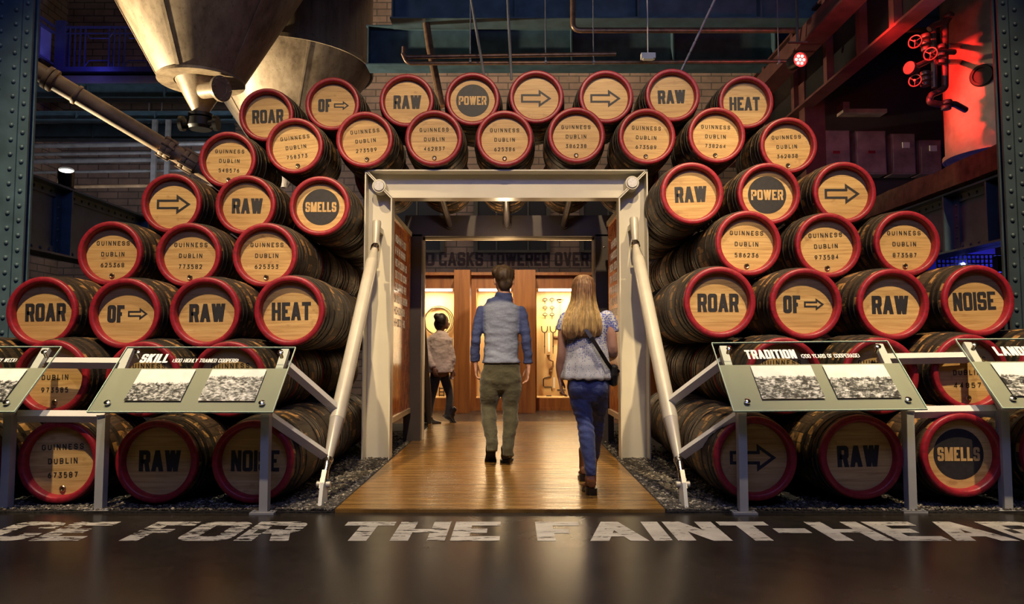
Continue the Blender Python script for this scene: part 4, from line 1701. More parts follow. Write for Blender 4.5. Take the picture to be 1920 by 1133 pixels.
# coil of hoops hanging in the left vitrine
c = at(822, 603, YT_)
for k, (dx, dz, r, tilt) in enumerate(((0, 0, .245, .0), (.012, .01, .262, .06), (-.02, .012, .232, -.05))):
    mb = MB()
    pts = [c + V((dx + r * math.cos(t), -.012 * k + .0 * t, dz + r * math.sin(t))) for t in [i * 2 * PI / 48 for i in range(48)]]
    rings = []
    for i in range(48):
        t = i * 2 * PI / 48
        rd = V((math.cos(t), 0, math.sin(t)))
        rings.append([pts[i] + rd * .006, pts[i] + V((0, .012, 0)), pts[i] - rd * .006, pts[i] - V((0, .012, 0))])
    rings.append(rings[0])
    mb.loft(rings, False, False)
    o = put('iron_hoop', mb, M['tool_iron'])
    tag(o, ('middle', 'widest', 'smallest')[k] + ' iron hoop of the three hanging together in the left vitrine', 'hoop', 'iron hoops in the left vitrine')
# small wooden rack low in the left vitrine
a = at(823, 744, YT_ - .1)
mb = MB()
for dx in (0, .08):
    mb.box((a.x + dx, a.y - .02, vb + .012), (a.x + dx + .016, a.y + .02, vb + .17))
for dz in (.02, .08, .14):
    mb.box((a.x, a.y - .015, vb + dz), (a.x + .096, a.y + .015, vb + dz + .018))
tag(put('small_rack', mb, M['tool_iron']), 'small dark ladder-shaped rack on the left vitrine shelf', 'rack')


def on_board(px, py):
    return at(px, py, YT_)


# augers with ring handles
RW = ['top', 'middle', 'bottom']
for j, py in enumerate((562, 577, 590)):
    for i, px in enumerate((1022, 1035)):
        c = on_board(px, py)
        mb = MB()
        n = 20
        pts = [c + V((.038 * math.cos(k * 2 * PI / n), 0, .024 * math.sin(k * 2 * PI / n))) for k in range(n + 1)]
        mb.tube(pts, .007, 6, False)
        t = put('hand_auger', mb, M['tool_iron'])
        tag(t, '%s ring-handled auger in the %s column of the right vitrine' % (RW[j], ('left', 'right')[i]), 'tool', 'ring-handled augers in the right vitrine')
        mb = MB()
        mb.tube([V((0, 0, -.024)) + c, c + V((0, 0, -.085))], [.007, .004], 6)
        off = ROOTOFF[t]
        put('shank', mb, M['tool_iron'], t)
c = on_board(1050, 563)
mb = MB()
mb.tube([c + V((-.06, 0, .01)), c + V((.0, 0, .02)), c + V((.06, 0, .01)), c + V((.03, 0, -.03)), c + V((-.03, 0, -.03)), c + V((-.06, 0, .01))], .006, 6)
mb.tube([c + V((0, 0, -.03)), c + V((0, 0, -.42))], .005, 6)
tag(put('long_auger', mb, M['tool_iron']), 'long thin auger with looped handle in the right vitrine', 'tool')
for i, px in enumerate((1021, 1037)):
    c = on_board(px, 618)
    mb = MB()
    arc = [c + V((.05 * math.cos(math.radians(a)), 0, .055 * math.sin(math.radians(a)))) for a in range(180, 361, 20)]
    mb.tube([arc[0] + V((-.004, 0, .06))] + arc + [arc[-1] + V((.004, 0, .06))], .009, 6)
    mb.tube([c + V((0, 0, -.05)), c + V((0, 0, -.26)), c + V((0, 0, -.43))], [.010, .009, .005], 6)
    mb.ball(c + V((0, 0, -.30)), .014, 8, 6)
    tag(put('forked_iron', mb, M['tool_iron']), '%s of two forked irons hung side by side in the right vitrine' % ('left-hand', 'right-hand')[i], 'tool', 'forked irons in the right vitrine')
for k, (px, p0, p1) in enumerate(((1029.5, 624, 660), (1039, 708, 728))):
    a, b = on_board(px - 1.8, p0), on_board(px + 1.8, p1)
    mb = MB()
    mb.box((a.x, YT_ + .015, b.z), (b.x, YT_ + .028, a.z))
    tag(put('caption_strip', mb, M['label_white']), ('tall white caption strip between the forked irons', 'short white caption strip beside the lower crank brace')[k], 'label')
c = on_board(1044, 633)
mb = MB()
mb.cyl(c + V((-.03, 0, 0)), c + V((.04, 0, 0)), .022, n=10)
mb.ball(c + V((-.03, 0, 0)), .028, 10, 6)
tag(put('wooden_mallet', mb, M['tool_wood']), 'small turned wooden peg beside the forked irons', 'tool')
# crank braces
pts = [(1028, 668), (1030, 675), (1037, 678), (1037, 687), (1031, 692), (1030, 700), (1034, 706)]
mb = MB()
mb.tube([on_board(*p) for p in pts], [.022, .014, .013, .018, .018, .013, .010], 8)
mb.ball(on_board(1028, 666), (.036, .03, .02), 10, 6)
mb.ball(on_board(1033, 697), (.03, .026, .03), 10, 6)
tag(put('crank_brace', mb, M['tool_wood']), 'dark wooden crank brace below the forked irons', 'tool')
pts = [(1034, 706), (1021, 709), (1019, 711), (1019, 724), (1022, 726), (1034, 726), (1035, 733)]
mb = MB()
mb.tube([on_board(*p) for p in pts], .011, 8)
tag(put('crank_brace', mb, M['tool_iron']), 'thin square iron crank brace low in the right vitrine', 'tool')
c = on_board(1054, 737)
mb = MB()
mb.ball(c, (.045, .03, .03), 12, 8)
mb.cyl(c + V((-.09, 0, .05)), c + V((.06, 0, .05)), .016, n=8)
mb.cyl(c + V((0, 0, 0)), c + V((0, 0, .07)), .016, n=8)
tag(put('wooden_plane', mb, M['tool_iron']), 'dark iron tool lying at the foot of the right vitrine', 'tool')
c = on_board(1028, 745)
mb = MB()
mb.cyl((c.x - .04, YT_ - .12, vb + .022), (c.x + .05, YT_ - .12, vb + .022), .010, n=8)
tag(put('short_chisel', mb, M['tool_iron']), 'short dark chisel on the right vitrine shelf', 'tool')

# ---------------------------------------------------------------- riveted columns
def rivet(mb, c, d, r=.02):
    mb.lathe(c, d, [(r, 0), (r * .92, r * .35), (r * .6, r * .66), (.0005, r * .78)], 10)


def column(name, label, x_in, s, Y, ztop, D=.07, mt='teal'):
    """x_in: edge towards the picture, s: direction away from it"""
    root = thing(name, label, 'column', (x_in + s * .25, Y + .2, 0))
    mb = MB()
    mb.box((x_in, Y, 0), (x_in + s * .52, Y + .022, ztop))
    mb.box((x_in, Y + D, 0), (x_in + s * .52, Y + D + .022, ztop))
    put('flange', mb, M[mt], root)
    mb = MB()
    mb.box((x_in + s * .14, Y + .022, 0), (x_in + s * .16, Y + D, ztop))
    mb.box((x_in + s * .36, Y + .022, 0), (x_in + s * .38, Y + D, ztop))
    put('web', mb, M['teal_shaded'], root)
    mb = MB()
    mb.box((x_in + s * .085, Y - .016, 0), (x_in + s * .30, Y, ztop))
    put('cover_plate', mb, M[mt], root)
    mb = MB()
    z = .1
    k = 0
    while z < ztop:
        rivet(mb, (x_in + s * .045, Y, z), (0, -1, 0))
        rivet(mb, (x_in + s * .13, Y - .016, z + .06), (0, -1, 0))
        rivet(mb, (x_in + s * .255, Y - .016, z), (0, -1, 0))
        rivet(mb, (x_in + s * .36, Y, z + .06), (0, -1, 0))
        z += .125
    put('rivets', mb, M[mt], root)


column('steel_column', 'teal riveted steel column at the left edge of the photo', -4.09, -1, 6.2, 10.99)
column('steel_column', 'dark riveted steel column at the right edge of the photo', 4.15, 1, 6.2, 10.99, .07, 'teal_shaded')  # shade on this column is put into its colour


# ---------------------------------------------------------------- plate girders beside the wall
def girder(label, x, s, y0, y1, zb, zt, stiff, mat, extra=None):
    root = thing('plate_girder', label, 'girder', (x, (y0 + y1) / 2, zb))
    mb = MB()
    mb.box((x, y0, zb), (x + s * .02, y1, zt))
    put('web', mb, mat, root)
    mb = MB()
    mb.box((x - s * .13, y0, zt - .02), (x + s * .13, y1, zt))
    mb.box((x - s * .13, y0, zb), (x + s * .13, y1, zb + .02))
    mb.box((x - s * .02, y0, zt - .10), (x, y1, zt - .02))
    mb.box((x - s * .02, y0, zb + .02), (x, y1, zb + .10))
    put('flange', mb, mat, root)
    for y in stiff:
        mb = MB()
        mb.box((x - s * .12, y, zb + .02), (x, y + .025, zt - .02))
        mb.box((x - s * .025, y - .10, zb + .02), (x - s * .002, y + .12, zt - .02))
        put('stiffener', mb, mat, root)
    mb = MB()
    y = y0 + .05
    while y < min(y1, 13):
        rivet(mb, (x - s * .02, y, zt - .06), (-s, 0, 0), .016)
        rivet(mb, (x - s * .02, y, zb + .06), (-s, 0, 0), .016)
        rivet(mb, (x - s * .10, y, zt), (0, 0, 1), .016)
        y += .13
    for yy in stiff:
        z = zb + .16
        while z < zt - .12:
            rivet(mb, (x - s * .025, yy - .06, z), (-s, 0, 0), .016)
            rivet(mb, (x - s * .025, yy + .08, z), (-s, 0, 0), .016)
            z += .11
    put('rivets', mb, mat, root)
    return root


girder('dark teal plate girder running back behind the left casks', -4.5, -1, 6.34, 13.5, 1.93, 2.62, (6.5, 7.35, 8.9, 10.6), M['teal'])
girder('dark teal plate girder running back behind the right casks', 4.62, 1, 6.34, 10.6, 2.02, 2.64, (6.5, 7.0, 7.7, 8.9, 10.4), M['teal'])
mb = MB()
R = random.Random(4)
ys = [6.34 + i * .2 for i in range(21)]
mb.loft([[V((4.44 + .02 * mnoise.noise(V((y * 3, 0, 0))), y, 2.668)), V((4.78, y, 2.668)), V((4.78, y, 2.90 + .03 * mnoise.noise(V((y * 2, 5, 0))))),
          V((4.46 + .03 * mnoise.noise(V((y * 4, 9, 0))), y, 2.90 + .03 * mnoise.noise(V((y * 2, 7, 0)))))] for y in ys])
tag(put('timber_beam', mb, M['timber']), 'rough brown timber beam lying along the right plate girder', 'beam')

# spot lamp on the left girder
base = at(128, 356, 8.1)
base = V((-4.5, 7.85, 2.62))
top = at(133, 322, 7.85)
root = thing('spot_lamp', 'small black spot lamp standing on the left girder', 'lamp', base)
hd = at(124, 338, 7.85)
hd.y = base.y
ax = V((.30, -.52, .80)).normalized()
mb = MB()
mb.lathe(hd - ax * .10, ax, [(.0005, 0), (.06, 0), (.075, .02), (.078, .22), (.073, .22), (.07, .19), (.0005, .19)], 24)
put('head', mb, M['black'], root)
mb = MB()
mb.lathe(hd - ax * .10, ax, [(.0005, .20), (.071, .20)], 24)
put('lens', mb, M['lamp_glow'], root, 0)
mb = MB()
mb.bar(base, V((hd.x, base.y, hd.z - .05)), .02, .03)
mb.bar(hd + V((-.08, -.03, -.10)), hd + V((-.05, -.06, .13)), .012, .03)
mb.box((base.x - .06, base.y - .05, base.z), (base.x + .06, base.y + .05, base.z + .015))
put('bracket', mb, M['chrome'], root)

# ---------------------------------------------------------------- hoppers
def hopper(name, label, px, Y, prof_px, mat):
    pass


YH = 10.0
cx = at(378, 150, YH).x
zf = lambda py: at(378, py, YH).z
px2m = lambda n: n / FPX * YH * 1.02
root = thing('steel_hopper', 'large conical steel hopper with valve hanging at upper left', 'hopper', (cx, YH, zf(240)))
O = V((cx, YH, 0))
r0 = px2m(75)
mb = MB()
mb.lathe(O, (0, 0, 1), [(r0, zf(152)), (r0 + .012, zf(150)), (r0 + (zf(-60) - zf(150)) * .555, zf(-60)), (r0 + (zf(-60) - zf(150)) * .555, 10.9)], 72)
put('cone', mb, M['hopper'], root, 25)
# seam strips running up the cone
for a in (200, 262, 335):
    ca, sa = math.cos(math.radians(a)), math.sin(math.radians(a))
    dz = zf(-60) - zf(150)
    p = O + V((ca * (r0 + .016), sa * (r0 + .016), zf(150)))
    q = O + V((ca * (r0 + .016 + dz * .555), sa * (r0 + .016 + dz * .555), zf(-60)))
    mb = MB()
    mb.bar(p, q, .05, .012, (ca, sa, .5))
    put('seam_strip', mb, M['hopper'], root, 25)
mb = MB()
mb.lathe(O, (0, 0, 1), [(px2m(48), zf(156)), (r0 + .02, zf(156)), (r0 + .02, zf(151)), (px2m(46), zf(151))], 64)
put('bottom_flange', mb, M['hopper'], root, 25)
mb = MB()
mb.lathe(O, (0, 0, 1), [(.0005, zf(216)), (px2m(14), zf(216)), (px2m(14), zf(212)), (px2m(47), zf(153)), (px2m(47), zf(150))], 48)
put('outlet_cone', mb, M['hopper'], root, 25)
mb = MB()
zv = zf(228)
mb.lathe(O, (0, 0, 1), [(.0005, zf(220)), (px2m(22), zf(220)), (px2m(22), zf(214)), (px2m(15), zf(213))], 28)
mb.lathe(O, (0, 0, 1), [(.0005, zf(243)), (px2m(20), zf(243)), (px2m(24), zf(238)), (px2m(24), zf(224)), (px2m(19), zf(221))], 24)
mb.cyl(V((cx - px2m(33), YH - .05, zf(236))), V((cx + px2m(30), YH - .05, zf(234))), px2m(8), n=16)
for dx in (-32, 32):
    mb.lathe(V((cx + px2m(dx) - .02, YH - .05, zf(234))), (1, 0, 0), [(.0005, 0), (px2m(14), 0), (px2m(14), .05), (.0005, .05)], 24)
put('valve', mb, M['black'], root, 30)
mb = MB()
p = V((cx + px2m(20), YH - .3, zf(185)))
q = V((cx + px2m(62), YH - .45, zf(188)))
d = (q - p).normalized()
mb.cyl(p, q, px2m(14), n=28)
mb.lathe(q - d * .03, d, [(px2m(13), 0), (px2m(23), 0), (px2m(23), .04), (px2m(12), .04), (px2m(11), -.02)], 32)
for k in range(8):
    a = k * PI / 4
    _, u1, u2 = basis(d)
    c = q + (u1 * math.cos(a) + u2 * math.sin(a)) * px2m(19)
    mb.cyl(c - d * .05, c + d * .035, .012, n=8)
put('side_outlet', mb, M['hopper'], root, 30)

Y2 = 13.0
c2 = at(537, 150, Y2)
zf2 = lambda py: at(537, py, Y2).z
r2 = at(694, 150, Y2).x - c2.x
root = thing('steel_hopper', 'broad tarnished hopper with round drum behind the first hopper', 'hopper', (c2.x, Y2, zf2(350)))
O2 = V((c2.x, Y2, 0))
mb = MB()
mb.lathe(O2, (0, 0, 1), [(r2, zf2(128)), (r2 + .01, zf2(118)), (r2 + .01, 10.9)], 72)
put('drum', mb, M['hopper'], root, 25)
mb = MB()
mb.lathe(O2, (0, 0, 1), [(r2 + .004, zf2(133)), (r2 + .03, zf2(133)), (r2 + .03, zf2(126)), (r2 + .005, zf2(126))], 72)
put('rim_band', mb, M['hopper'], root, 25)
mb = MB()
mb.lathe(O2, (0, 0, 1), [(.06, zf2(352)), (r2, zf2(130))], 72)
put('cone', mb, M['hopper'], root, 25)
mb = MB()
for k, a in enumerate((225, 300)):
    ca, sa = math.cos(math.radians(a)), math.sin(math.radians(a))
    mb.bar(O2 + V((ca * .08, sa * .08, zf2(350))), O2 + V((ca * (r2 + .005), sa * (r2 + .005), zf2(132))), .03, .008, (ca, sa, .7))
put('seam_strip', mb, M['hopper'], root, 25)

# ---------------------------------------------------------------- the long sloping pipe
A, B = at(30, 110, 8.4), at(400, 330, 9.4)
d = (B - A).normalized()
L = (B - A).length
root = thing('sloping_pipe', 'thick beige pipe sloping down behind the left casks', 'pipe', (B.x, B.y, B.z))
mb = MB()
mb.cyl(A - d * .6, B + d * .8, .105, n=28)
put('tube', mb, M['beige_pipe'], root)
for t, r, wd in ((.36, .135, .05), (.42, .135, .05), (.70, .118, .04), (L * .735, .128, .06), (L * .76, .128, .06), (L * .84, .13, .05), (L * .88, .13, .12)):
    mb = MB()
    mb.lathe(A + d * (t - wd / 2), d, [(.105, 0), (r, 0), (r + .004, .008), (r + .004, wd - .008), (r, wd), (.105, wd)], 28)
    if r < .132 and r > .12:
        for k in range(8):
            a = k * PI / 4
            _, u1, u2 = basis(d)
            c = A + d * t + (u1 * math.cos(a) + u2 * math.sin(a)) * (r + .0)
            mb.cyl(c - d * .05, c + d * .05, .016, n=8)
    put('pipe_collar', mb, M['beige_pipe'], root)


# ---------------------------------------------------------------- catwalk upper left
YC = 16.2
zr0, zr1 = at(180, 125, YC).z, at(180, 48, YC).z
xa, xb = at(112, 90, YC).x, at(420, 90, YC).x
cat = thing('catwalk', 'upper gallery walkway behind the left hopper', 'walkway', ((xa + xb) / 2, YC + .5, zr0 - .3))
mb = MB()
mb.box((-10.68, YC, at(180, 134, YC).z), (xb + 1, YW - .02, zr0))
put('deck', mb, M['blue_steel'], cat)
mb = MB()
mb.box((-10.6, YC + .15, at(180, 158, YC).z), (xb + 1, YW - .02, at(180, 137, YC).z))
put('soffit', mb, M['cat_floor'], cat)
rl = thing('guard_railing', 'blue guard railing on the upper gallery at left', 'railing', ((xa + xb) / 2, YC + .05, zr0))
mb = MB()
mb.box((xa, YC + .02, zr1 - .035), (xb, YC + .09, zr1))
mb.box((xa, YC + .03, at(180, 60, YC).z - .02), (xb, YC + .07, at(180, 60, YC).z))
put('handrail', mb, M['blue_steel'], rl)
mb = MB()
mb.box((xa - .12, YC, zr0), (xa + .10, YC + .2, zr1 + .12))
put('newel', mb, M['blue_steel'], rl)
mid = at(180, 66, YC).z
low = at(180, 112, YC).z
x = xa + .18
n = 0
while x < xb:
    for k in range(4):
        mb = MB()
        mb.box((x, YC + .035, zr0), (x + .028, YC + .063, zr1))
        put('baluster', mb, M['blue_steel'], rl)
        x += .115
    mb = MB()
    mb.tube([(x - .1, YC + .05, zr0 + .02), (x, YC + .05, low), (x + .42, YC + .05, low), (x + .52, YC + .05, zr0 + .02)], .014, 6)
    mb.tube([(x - .1, YC + .05, zr1 - .12), (x, YC + .05, mid - .05), (x + .42, YC + .05, mid - .05), (x + .52, YC + .05, zr1 - .12)], .014, 6)
    put('octagon_bars', mb, M['blue_steel'], rl)
    x += .42
# side return of the railing, with a blue pane behind
xs = xa - .15
rt = thing('guard_railing', 'blue side railing with blue lit pane, far upper left', 'railing', (xs, 14.2, zr0))
mb = MB()
for z in (zr1 - .02, zr1 - .16, zr0 + .06):
    mb.bar((xs, YC, z), (xs, 12.0, z), .05, .05)
put('handrail', mb, M['blue_steel'], rt)
for k in range(8):
    y = 12.2 + k * .5
    mb = MB()
    mb.box((xs - .015, y, zr0), (xs + .015, y + .03, zr1))
    put('baluster', mb, M['blue_steel'], rt)
mb = MB()
mb.box((xs - .06, 12.0, zr0 + .08), (xs - .045, YC, zr1 - .18))
put('pane', mb, M['blue_pane'], rt)

# ---------------------------------------------------------------- beams, pipes and rods overhead
def ibeam(label, x0, x1, Y, zb, zt, fw, mat, name='steel_beam'):
    root = thing(name, label, 'beam', ((x0 + x1) / 2, Y, zb))
    mb = MB()
    mb.box((x0, Y - .01, zb), (x1, Y + .01, zt))
    put('web', mb, mat, root)
    mb = MB()
    mb.box((x0, Y - fw / 2, zb - .02), (x1, Y + fw / 2, zb))
    mb.box((x0, Y - fw / 2, zt), (x1, Y + fw / 2, zt + .02))
    put('flange', mb, mat, root)
    mb = MB()
    x = x0 + .02
    while x < x1:
        mb.box((x, Y - fw / 2 + .01, zb), (x + .02, Y - .01, zt))
        x += 1.6
    put('stiffener', mb, mat, root)
    return root


def zpx(py, Y, px=960):
    return at(px, py, Y).z


ibeam('deep teal roof beam crossing above the cask wall, nearest', at(735, 20, 9.6).x, 8.0, 9.6, zpx(42, 9.6), zpx(-40, 9.6), .34, M['teal'])
ibeam('second teal roof beam crossing lower above the cask wall', at(690, 100, 11.6).x, 8.0, 11.6, zpx(127, 11.6), zpx(58, 11.6), .36, M['teal'])
ibeam('teal beam under the upper gallery at left', -10.5, at(470, 180, 15.4).x, 15.4, zpx(186, 15.4, 300), zpx(163, 15.4, 300), .30, M['teal'])
ibeam('lower thin teal beam behind the left hopper valve', -10.5, at(470, 220, 15.0).x, 15.0, zpx(226, 15.0, 300), zpx(213, 15.0, 300), .22, M['teal'])
ibeam('dark beam behind the left casks below the hopper', -10.5, at(440, 300, 15.6).x, 15.6, zpx(262, 15.6, 300), zpx(236, 15.6, 300), .2, M['teal_shaded'])


def pipe(label, pts, r, mat, name='pipe', group=None):
    mb = MB()
    mb.tube(pts, r, 12)
    return tag(put(name, mb, mat), label, 'pipe', group)


def bend(pts, r=.12, n=5):
    """round the corners of a polyline"""
    P = [V(p) for p in pts]
    out = [P[0]]
    for i in range(1, len(P) - 1):
        a = P[i] + (P[i - 1] - P[i]).normalized() * r
        b = P[i] + (P[i + 1] - P[i]).normalized() * r
        for k in range(n + 1):
            t = k / n
            out.append(a * (1 - t) ** 2 + P[i] * 2 * t * (1 - t) + b * t * t)
    out.append(P[-1])
    return out


pipe('copper pipe bending down then right below the roof beam', bend([at(1074, -220, 9.2), at(1074, 57, 9.2), at(2300, 57, 9.2)], .10), .034, M['copper'])
YPp = 9.0
pipe('upper of two long horizontal pipes above the topmost casks', bend([at(757, 88, YPp), at(757, 107, YPp), at(1155, 101, YPp)], .06), .026, M['copper'])
low_pipe = pipe('lower of two long horizontal pipes above the topmost casks', bend([at(755, 100, YPp), at(763, 119, YPp), at(1480, 115, YPp)], .06), .024, M['copper'])
for px in (882, 1023, 1113, 1460):
    h_ = at(px, 116, YPp)
    mb = MB()
    mb.cyl(h_, (h_.x, h_.y, 10.99), .007, n=6)
    mb.cyl(h_ - V((.012, 0, 0)), h_ + V((.012, 0, 0)), .032, n=12)
    put('hanger', mb, M['grey_pipe'], low_pipe)
pipe('brown downpipe passing behind the cask lettered POWER', [at(799, 40, 9.6), at(806, 90, 9.5), at(828, 200, 9.3)], .048, M['copper'], 'downpipe')
for lab, a, b in (('left of two thin rods hanging over the topmost casks', (862, -130), (909, 150)), ('right of two thin rods hanging over the topmost casks', (945, -150), (959, 150))):
    mb = MB()
    mb.cyl(at(*a, 8.6), at(*b, 8.6), .016, n=8)
    tag(put('hanger_rod', mb, M['grey_pipe']), lab, 'rod')
mb = MB()
A, B = at(1425, -180, 8.3), at(1274, 140, 8.9)
for k in range(15):
    mb.cyl(A + (B - A) * (k / 15), A + (B - A) * ((k + .86) / 15), .015, n=8)
mb.cyl(A, B, .009, n=8)
tag(put('hanger_rod', mb, M['grey_pipe']), 'slanting jointed rod hanging above the second RAW cask of the topmost row', 'rod')
c = at(1215, 106, 8.8)
mb = MB()
mb.box((c.x - .085, c.y - .04, c.z - .03), (c.x + .085, c.y + .04, c.z + .034))
mb.box((c.x - .06, c.y - .045, c.z - .045), (c.x + .06, c.y + .02, c.z - .03))
mb.cyl((c.x, c.y, c.z + .03), (c.x, c.y, 10.99), .006, n=6)
tag(put('smoke_detector', mb, M['label_white']), 'small pale detector box under the roof pipes', 'detector')
# pipes behind the left casks
for k, (py, r, mt) in enumerate(((268, .05, 'grey_pipe'), (284, .035, 'grey_pipe'), (297, .05, 'grey_pipe'), (318, .03, 'grey_pipe'), (346, .035, 'beige_pipe'))):
    pipe(['highest', 'second', 'third', 'fourth', 'lowest'][k] + ' of five horizontal pipes behind the left casks', [at(30, py + 6, 14.4), at(440, py, 14.4)], r, M[mt], 'pipe', 'horizontal pipes behind the left casks')
for k, px in enumerate((291, 316)):
    a = at(px, 225, 14.1)
    mb = MB()
    mb.box((a.x - .045, a.y - .03, 0), (a.x + .045, a.y + .03, a.z))
    tag(put('steel_post', mb, M['grey_pipe']), '%s of two slim grey posts behind the sloping pipe' % ('left', 'right')[k], 'post', 'slim grey posts behind the sloping pipe')
for k, (px, p0, p1) in enumerate(((280, 146, 245), (304, 168, 250))):
    mb = MB()
    mb.cyl(at(px, 157, 16.6), at(px - 2, p1, 16.6), .014, n=6)
    tag(put('hanger_rod', mb, M['grey_pipe']), '%s thin rod hanging over the sloping pipe' % ('longer left', 'shorter right')[k], 'rod')

# ---------------------------------------------------------------- right: red lit corner
YR0 = 7.2
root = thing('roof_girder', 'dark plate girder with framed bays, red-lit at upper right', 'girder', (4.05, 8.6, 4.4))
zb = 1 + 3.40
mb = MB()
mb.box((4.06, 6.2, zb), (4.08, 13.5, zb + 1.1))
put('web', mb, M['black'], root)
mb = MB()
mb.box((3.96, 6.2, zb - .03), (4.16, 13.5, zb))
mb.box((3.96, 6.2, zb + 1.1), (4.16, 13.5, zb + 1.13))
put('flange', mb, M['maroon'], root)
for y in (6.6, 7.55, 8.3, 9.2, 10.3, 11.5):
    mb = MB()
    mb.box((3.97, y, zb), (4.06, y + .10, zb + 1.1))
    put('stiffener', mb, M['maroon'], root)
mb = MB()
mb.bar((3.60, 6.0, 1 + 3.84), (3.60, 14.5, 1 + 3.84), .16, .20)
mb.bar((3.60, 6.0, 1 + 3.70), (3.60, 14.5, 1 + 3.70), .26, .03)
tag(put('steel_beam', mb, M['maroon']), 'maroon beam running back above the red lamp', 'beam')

lp = at(1500, 112, 7.4)
tgt = at(1815, 115, 8.3)
root = thing('red_stage_lamp', 'round stage lamp glowing red under the maroon beam', 'lamp', lp)
dirr = V((.10, -.9, -.12)).normalized()
mb = MB()
mb.lathe(lp + dirr * .0, -dirr, [(.070, -.01), (.076, -.01), (.078, .03), (.07, .16), (.0005, .17)], 28)
put('housing', mb, M['black'], root)
mb = MB()
mb.lathe(lp, dirr, [(.0005, .0), (.070, .0)], 28)
put('lens', mb, M['red_glow'], root, 0)
mb = MB()
_, u1, u2 = basis(dirr)
for k in range(7):
    a = k * PI / 3
    c = lp + dirr * .003 + ((u1 * math.cos(a) + u2 * math.sin(a)) * .040 if k < 6 else V((0, 0, 0)))
    mb.lathe(c, dirr, [(.0005, .004), (.014, .002), (.015, 0)], 10)
put('diode', mb, M['red_led'], root, 0)
mb = MB()
mb.bar(lp + V((-.09, .05, 0)), lp + V((-.09, .05, .20)), .012, .03)
mb.bar(lp + V((.09, .05, 0)), lp + V((.09, .05, .20)), .012, .03)
mb.bar(lp + V((-.095, .05, .20)), lp + V((.095, .05, .20)), .03, .012)
mb.cyl(lp + V((0, .05, .20)), V((lp.x, lp.y + .05, 4.68)), .014, n=8)
put('yoke', mb, M['black'], root)
# it and a second unseen unit throw red on the vessel
spot('red_spot', at(1560, 60, 7.3), at(1830, 150, 8.3), 650, (1.0, 0.03, 0.02), 46, 0.9, 0.05)
point('red_spill', lp + V((0.25, -.12, -.1)), 26, (1.0, 0.03, 0.02), 0.06)

# vessel
YV = 8.6
xv = at(1782, 150, YV).x
rv = .62
cx = xv + rv
zb = at(1800, 282, YV - .3).z
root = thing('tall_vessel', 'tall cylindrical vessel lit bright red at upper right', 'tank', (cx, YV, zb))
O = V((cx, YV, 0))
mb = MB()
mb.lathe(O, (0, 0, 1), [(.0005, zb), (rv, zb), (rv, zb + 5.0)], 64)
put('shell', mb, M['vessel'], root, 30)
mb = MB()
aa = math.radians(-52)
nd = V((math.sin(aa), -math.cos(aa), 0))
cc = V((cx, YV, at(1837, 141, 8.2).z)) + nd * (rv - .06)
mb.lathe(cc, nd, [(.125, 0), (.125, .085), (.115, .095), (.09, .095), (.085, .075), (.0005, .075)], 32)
put('shadow_disc', mb, M['black'], root, 30)  # black disc standing in for a shadow on the shell
mb = MB()
mb.lathe(O, (0, 0, 1), [(rv + .005, zb), (rv + .03, zb), (rv + .03, zb + .05), (rv + .005, zb + .05)], 64)
put('foot_ring', mb, M['vessel'], root, 30)

# valve manifold
YM = 7.85
root = thing('valve_manifold', 'dark pipe manifold with three handwheels beside the red vessel', 'valve', at(1770, 170, YM))
Q = lambda px, py, dy=0.0: at(px, py, YM + dy)
mb = MB()
mb.tube(bend([Q(1784, 26), Q(1776, 38), Q(1772, 45), Q(1772, 165), Q(1760, 172), Q(1745, 178), Q(1742, 192), Q(1760, 196), Q(1790, 195), Q(1810, 206, .1)], .03), .034, 12)
put('main_pipe', mb, M['valve'], root)
mb = MB()
mb.tube(bend([Q(1742, 55), Q(1750, 48), Q(1772, 40)], .04), .032, 10)
mb.tube([Q(1750, 55), Q(1752, 165)], .03, 10)
mb.tube([Q(1748, 95, -.05), Q(1790, 98)], .03, 10)
mb.tube([Q(1715, 126, -.12), Q(1745, 112)], .03, 10)
mb.tube([Q(1776, 86), at(1800, 86, 8.45)], .028, 10)
mb.tube([Q(1776, 116), at(1800, 116, 8.45)], .028, 10)
put('branch_pipe', mb, M['valve'], root)
for px, py in ((1736, 68), (1736, 80), (1737, 92), (1765, 88), (1765, 102), (1765, 116), (1735, 138), (1736, 148), (1735, 158), (1776, 192), (1774, 202), (1778, 30)):
    mb = MB()
    c = Q(px, py, -.03)
    mb.lathe(c - V((.0, 0, .022)), (0, 0, 1), [(.0005, 0), (.045, 0), (.05, .008), (.05, .036), (.045, .044), (.0005, .044)], 16)
    put('pipe_flange', mb, M['valve'], root)
mb = MB()
c = Q(1704, 127, -.2)
mb.lathe(c, (1, .5, 0), [(.0005, 0), (.066, 0), (.07, .01), (.07, .03), (.03, .05), (.03, .14)], 20)
put('blank_flange', mb, M['valve'], root)
for px, py, r in ((1716, 78, .066), (1745, 101, .066), (1716, 151, .062)):
    c = Q(px, py, -.16)
    ax = V((-.72, -.66, .0)).normalized()
    _, u1, u2 = basis(ax)
    mb = MB()
    n = 24
    mb.tube([c + (u1 * math.cos(k * 2 * PI / n) + u2 * math.sin(k * 2 * PI / n)) * r for k in range(n + 1)], .0085, 8, False)
    for k in range(3):
        a = k * 2 * PI / 3 + .4
        mb.cyl(c, c + (u1 * math.cos(a) + u2 * math.sin(a)) * r, .007, n=6)
    hw = put('handwheel', mb, M['valve'], root)
    mb = MB()
    mb.cyl(c + ax * .02, c - ax * .20, .013, n=8)
    put('spindle', mb, M['valve'], hw)

